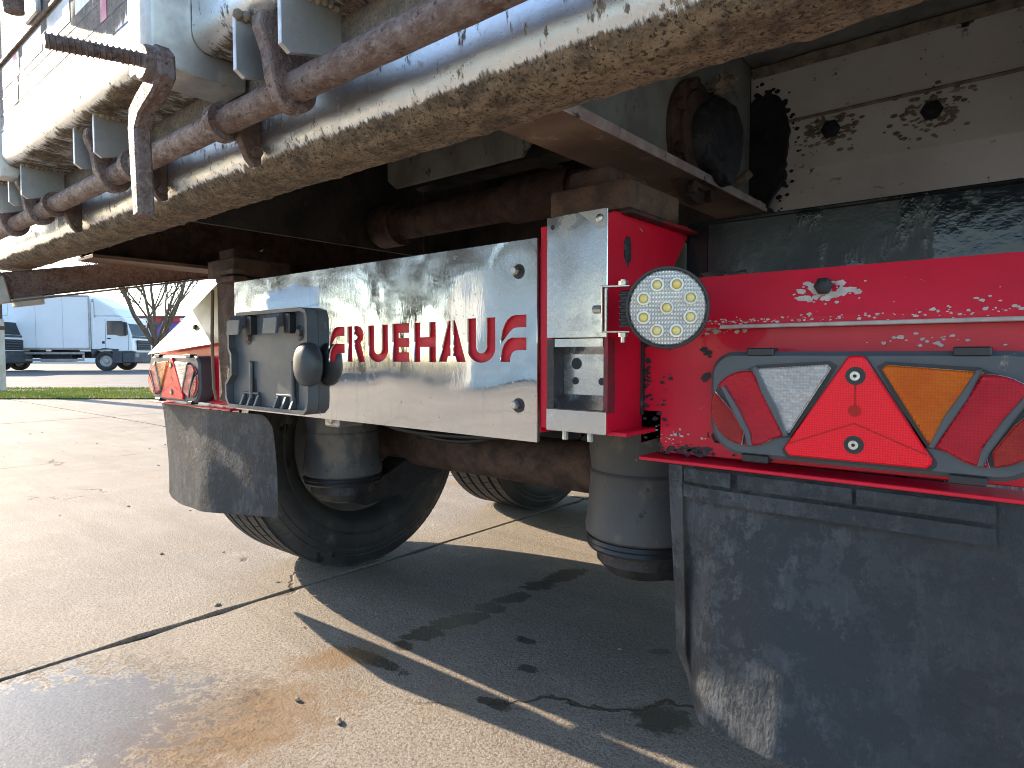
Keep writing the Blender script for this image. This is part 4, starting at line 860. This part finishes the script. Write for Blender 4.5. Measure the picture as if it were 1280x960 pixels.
# ------------------------------------------------------------------ bare trees
def bare_tree(seed, height, r0, forks, fork_z, depth=5):
    rnd = random.Random(seed); tb, cb = bmesh.new(), bmesh.new()
    b_tube(tb, [(0, 0, -.1), (.01, 0, fork_z * .4), (.02, .02, fork_z)], [r0 * 1.25, r0, r0 * .95], 10)
    def branch(p, d, L, r, lv):
        pts, rs = [p], [r]; n = 4
        for i in range(n):
            d = (d + Vector((rnd.uniform(-.16, .16), rnd.uniform(-.16, .16), rnd.uniform(-.03, .16)))).normalized(); p = p + d * L / n; pts.append(p); rs.append(max(.0035, r * (1 - .55 * (i + 1) / n)))
        b_tube(cb, pts, rs, 6 if lv < 2 else 4, cap=False)
        if lv >= depth: return
        for i in range(2 if lv > 2 else 3):
            k = rnd.choice((2, 3, 4)) if lv else rnd.choice((1, 2, 3, 4)); ax = Vector((rnd.uniform(-1, 1), rnd.uniform(-1, 1), rnd.uniform(-.1, .5))).normalized()
            branch(pts[k], (d * .75 + ax * .65).normalized(), L * rnd.uniform(.5, .75), rs[k] * .7, lv + 1)
        branch(pts[-1], d, L * .65, rs[-1], lv + 1)
    for k in range(forks):
        a = 2 * math.pi * (k + rnd.uniform(-.2, .2)) / forks; d = Vector((math.cos(a) * .55, math.sin(a) * .55, 1)).normalized()
        branch(Vector((.02, .02, fork_z - .03)), d, height * rnd.uniform(.32, .4), r0 * .42, 0)
    return fin(tb, 'trunk', 60), fin(cb, 'crown', 60)
def place_tree(ms, loc, rz, sc, label, group=None):
    t = thing('bare_tree', label, 'tree', loc, rz, group); mw = W[t] @ Matrix.Scale(sc, 4); link('trunk', ms[0], 'bark', t, mw); link('crown', ms[1], 'bark', t, mw)
place_tree(bare_tree(11, 4.6, .10, 7, .95, 6), (-14.55, 4.6, 0), .4, 1.0, 'leafless tree with low forked trunk on the grass verge')
ms1, ms2 = bare_tree(21, 9, .2, 4, 2.2), bare_tree(33, 10, .22, 5, 2.6)
rnd = random.Random(9)
for i in range(30):
    a = R(23 + 40 * i / 29 + rnd.uniform(-1.2, 1.2)); d = (30, 36, 43, 50)[i % 4] + rnd.uniform(-2.5, 2.5)      # a belt of trees on the far side of the yard
    place_tree((ms1, ms2)[i % 2], (-d * math.cos(a), -d * math.sin(a) - 1, -.05), rnd.uniform(0, 6), rnd.uniform(.8, 1.15), 'tall leafless tree in the belt across the yard from the trailer', 'bare trees in the belt across the yard')
# ------------------------------------------------------------------ far building, post, yard objects seen only in the plate's reflection
PU = thing('retail_unit', 'purple clad retail building with red fascia behind the bare tree', 'building', tn(-38, 62), math.atan2(.643, .766)); mw = W[PU]
box('wall', -26, 26, 0, 12, 0, 1.3, 'truckwhite', PU, .02, mw=mw); box('wall', -26, 26, -.05, 12, 1.56, 3.9, 'purple', PU, .02, mw=mw); box('trim', -26, 26, -.2, 12, 1.3, 1.56, 'yellow', PU, .02, mw=mw)
for k in range(9): box('cladding_panel', -25.5 + 5.7 * k, -20.2 + 5.7 * k, -.12, -.06, 1.7, 3.8, 'purple', PU, .02, mw=mw)
fs_ = box('fascia', -26, 26, -.1, 12, 3.9, 4.4, 'signred', PU, .02, mw=mw)
for k in range(8): box('fascia_panel', -24 + 6 * k, -21 + 6 * k, -.16, -.11, 4.0, 4.3, 'truckwhite', fs_, .02, mw=mw)
box('roof', -26.3, 26.3, -.3, 12.3, 4.4, 4.5, 'truckgrey', PU, .02, mw=mw)
PT = thing('concrete_post', 'pale square post standing on the grass verge', 'post', (-17.05, 2.4, 0), .7)
box('post_shaft', -.12, .12, -.12, .12, 0, 1.55, 'concpost', PT, .01, mw=W[PT]); box('post_band', -.128, .128, -.128, .128, 1.32, 1.40, 'darkrust', PT, .004, mw=W[PT]); box('post_cap', -.10, .10, -.10, .10, 1.55, 3.2, 'darkrust', PT, .004, mw=W[PT])
CT = thing('shipping_container', 'white corrugated container across the yard', 'container', (-12.6, -15.5, 0), R(44)); mw = W[CT]
bm = bmesh.new(); pr_ = []
for k in range(60):
    x = -6 + k * .2; pr_ += [(x, 0), (x + .07, 0), (x + .1, .04), (x + .17, .04)]
pr_ += [(6, 0), (6, 2.4), (-6, 2.4)]
b_prism(bm, pr_, 'Z', .15, 2.5); link('corrugated_wall', fin(bm), 'corr', CT, mw); box('roof_rail', -6.05, 6.05, -.03, 2.45, 2.5, 2.62, 'corr', CT, .01, mw=mw); box('floor_rail', -6.05, 6.05, -.03, 2.45, .0, .15, 'corr', CT, .01, mw=mw)
box_truck((-23, -13, 0), R(35), 'white box truck parked across the yard near the container', box_len=5)

# ------------------------------------------------------------------ litter, falling drops
rnd = random.Random(17); bm = bmesh.new()
for k in range(420):
    x, y = rnd.uniform(-9, .5), rnd.uniform(-.9, 6); r = rnd.choice((.002, .003, .003, .005, .008))
    bmesh.ops.create_icosphere(bm, subdivisions=1, radius=r, matrix=Matrix.Translation((x, y, r * .4)) @ Matrix.Rotation(rnd.uniform(0, 6), 4, 'Z') @ Matrix.Diagonal((rnd.uniform(.7, 1.8), 1, .6, 1)))
gr_ = link('grit', fin(bm, 'grit'), 'crust'); gr_['kind'] = 'stuff'; gr_['label'] = 'loose grit and pebbles scattered on the concrete'; gr_['category'] = 'grit'
bpy.context.view_layer.update()
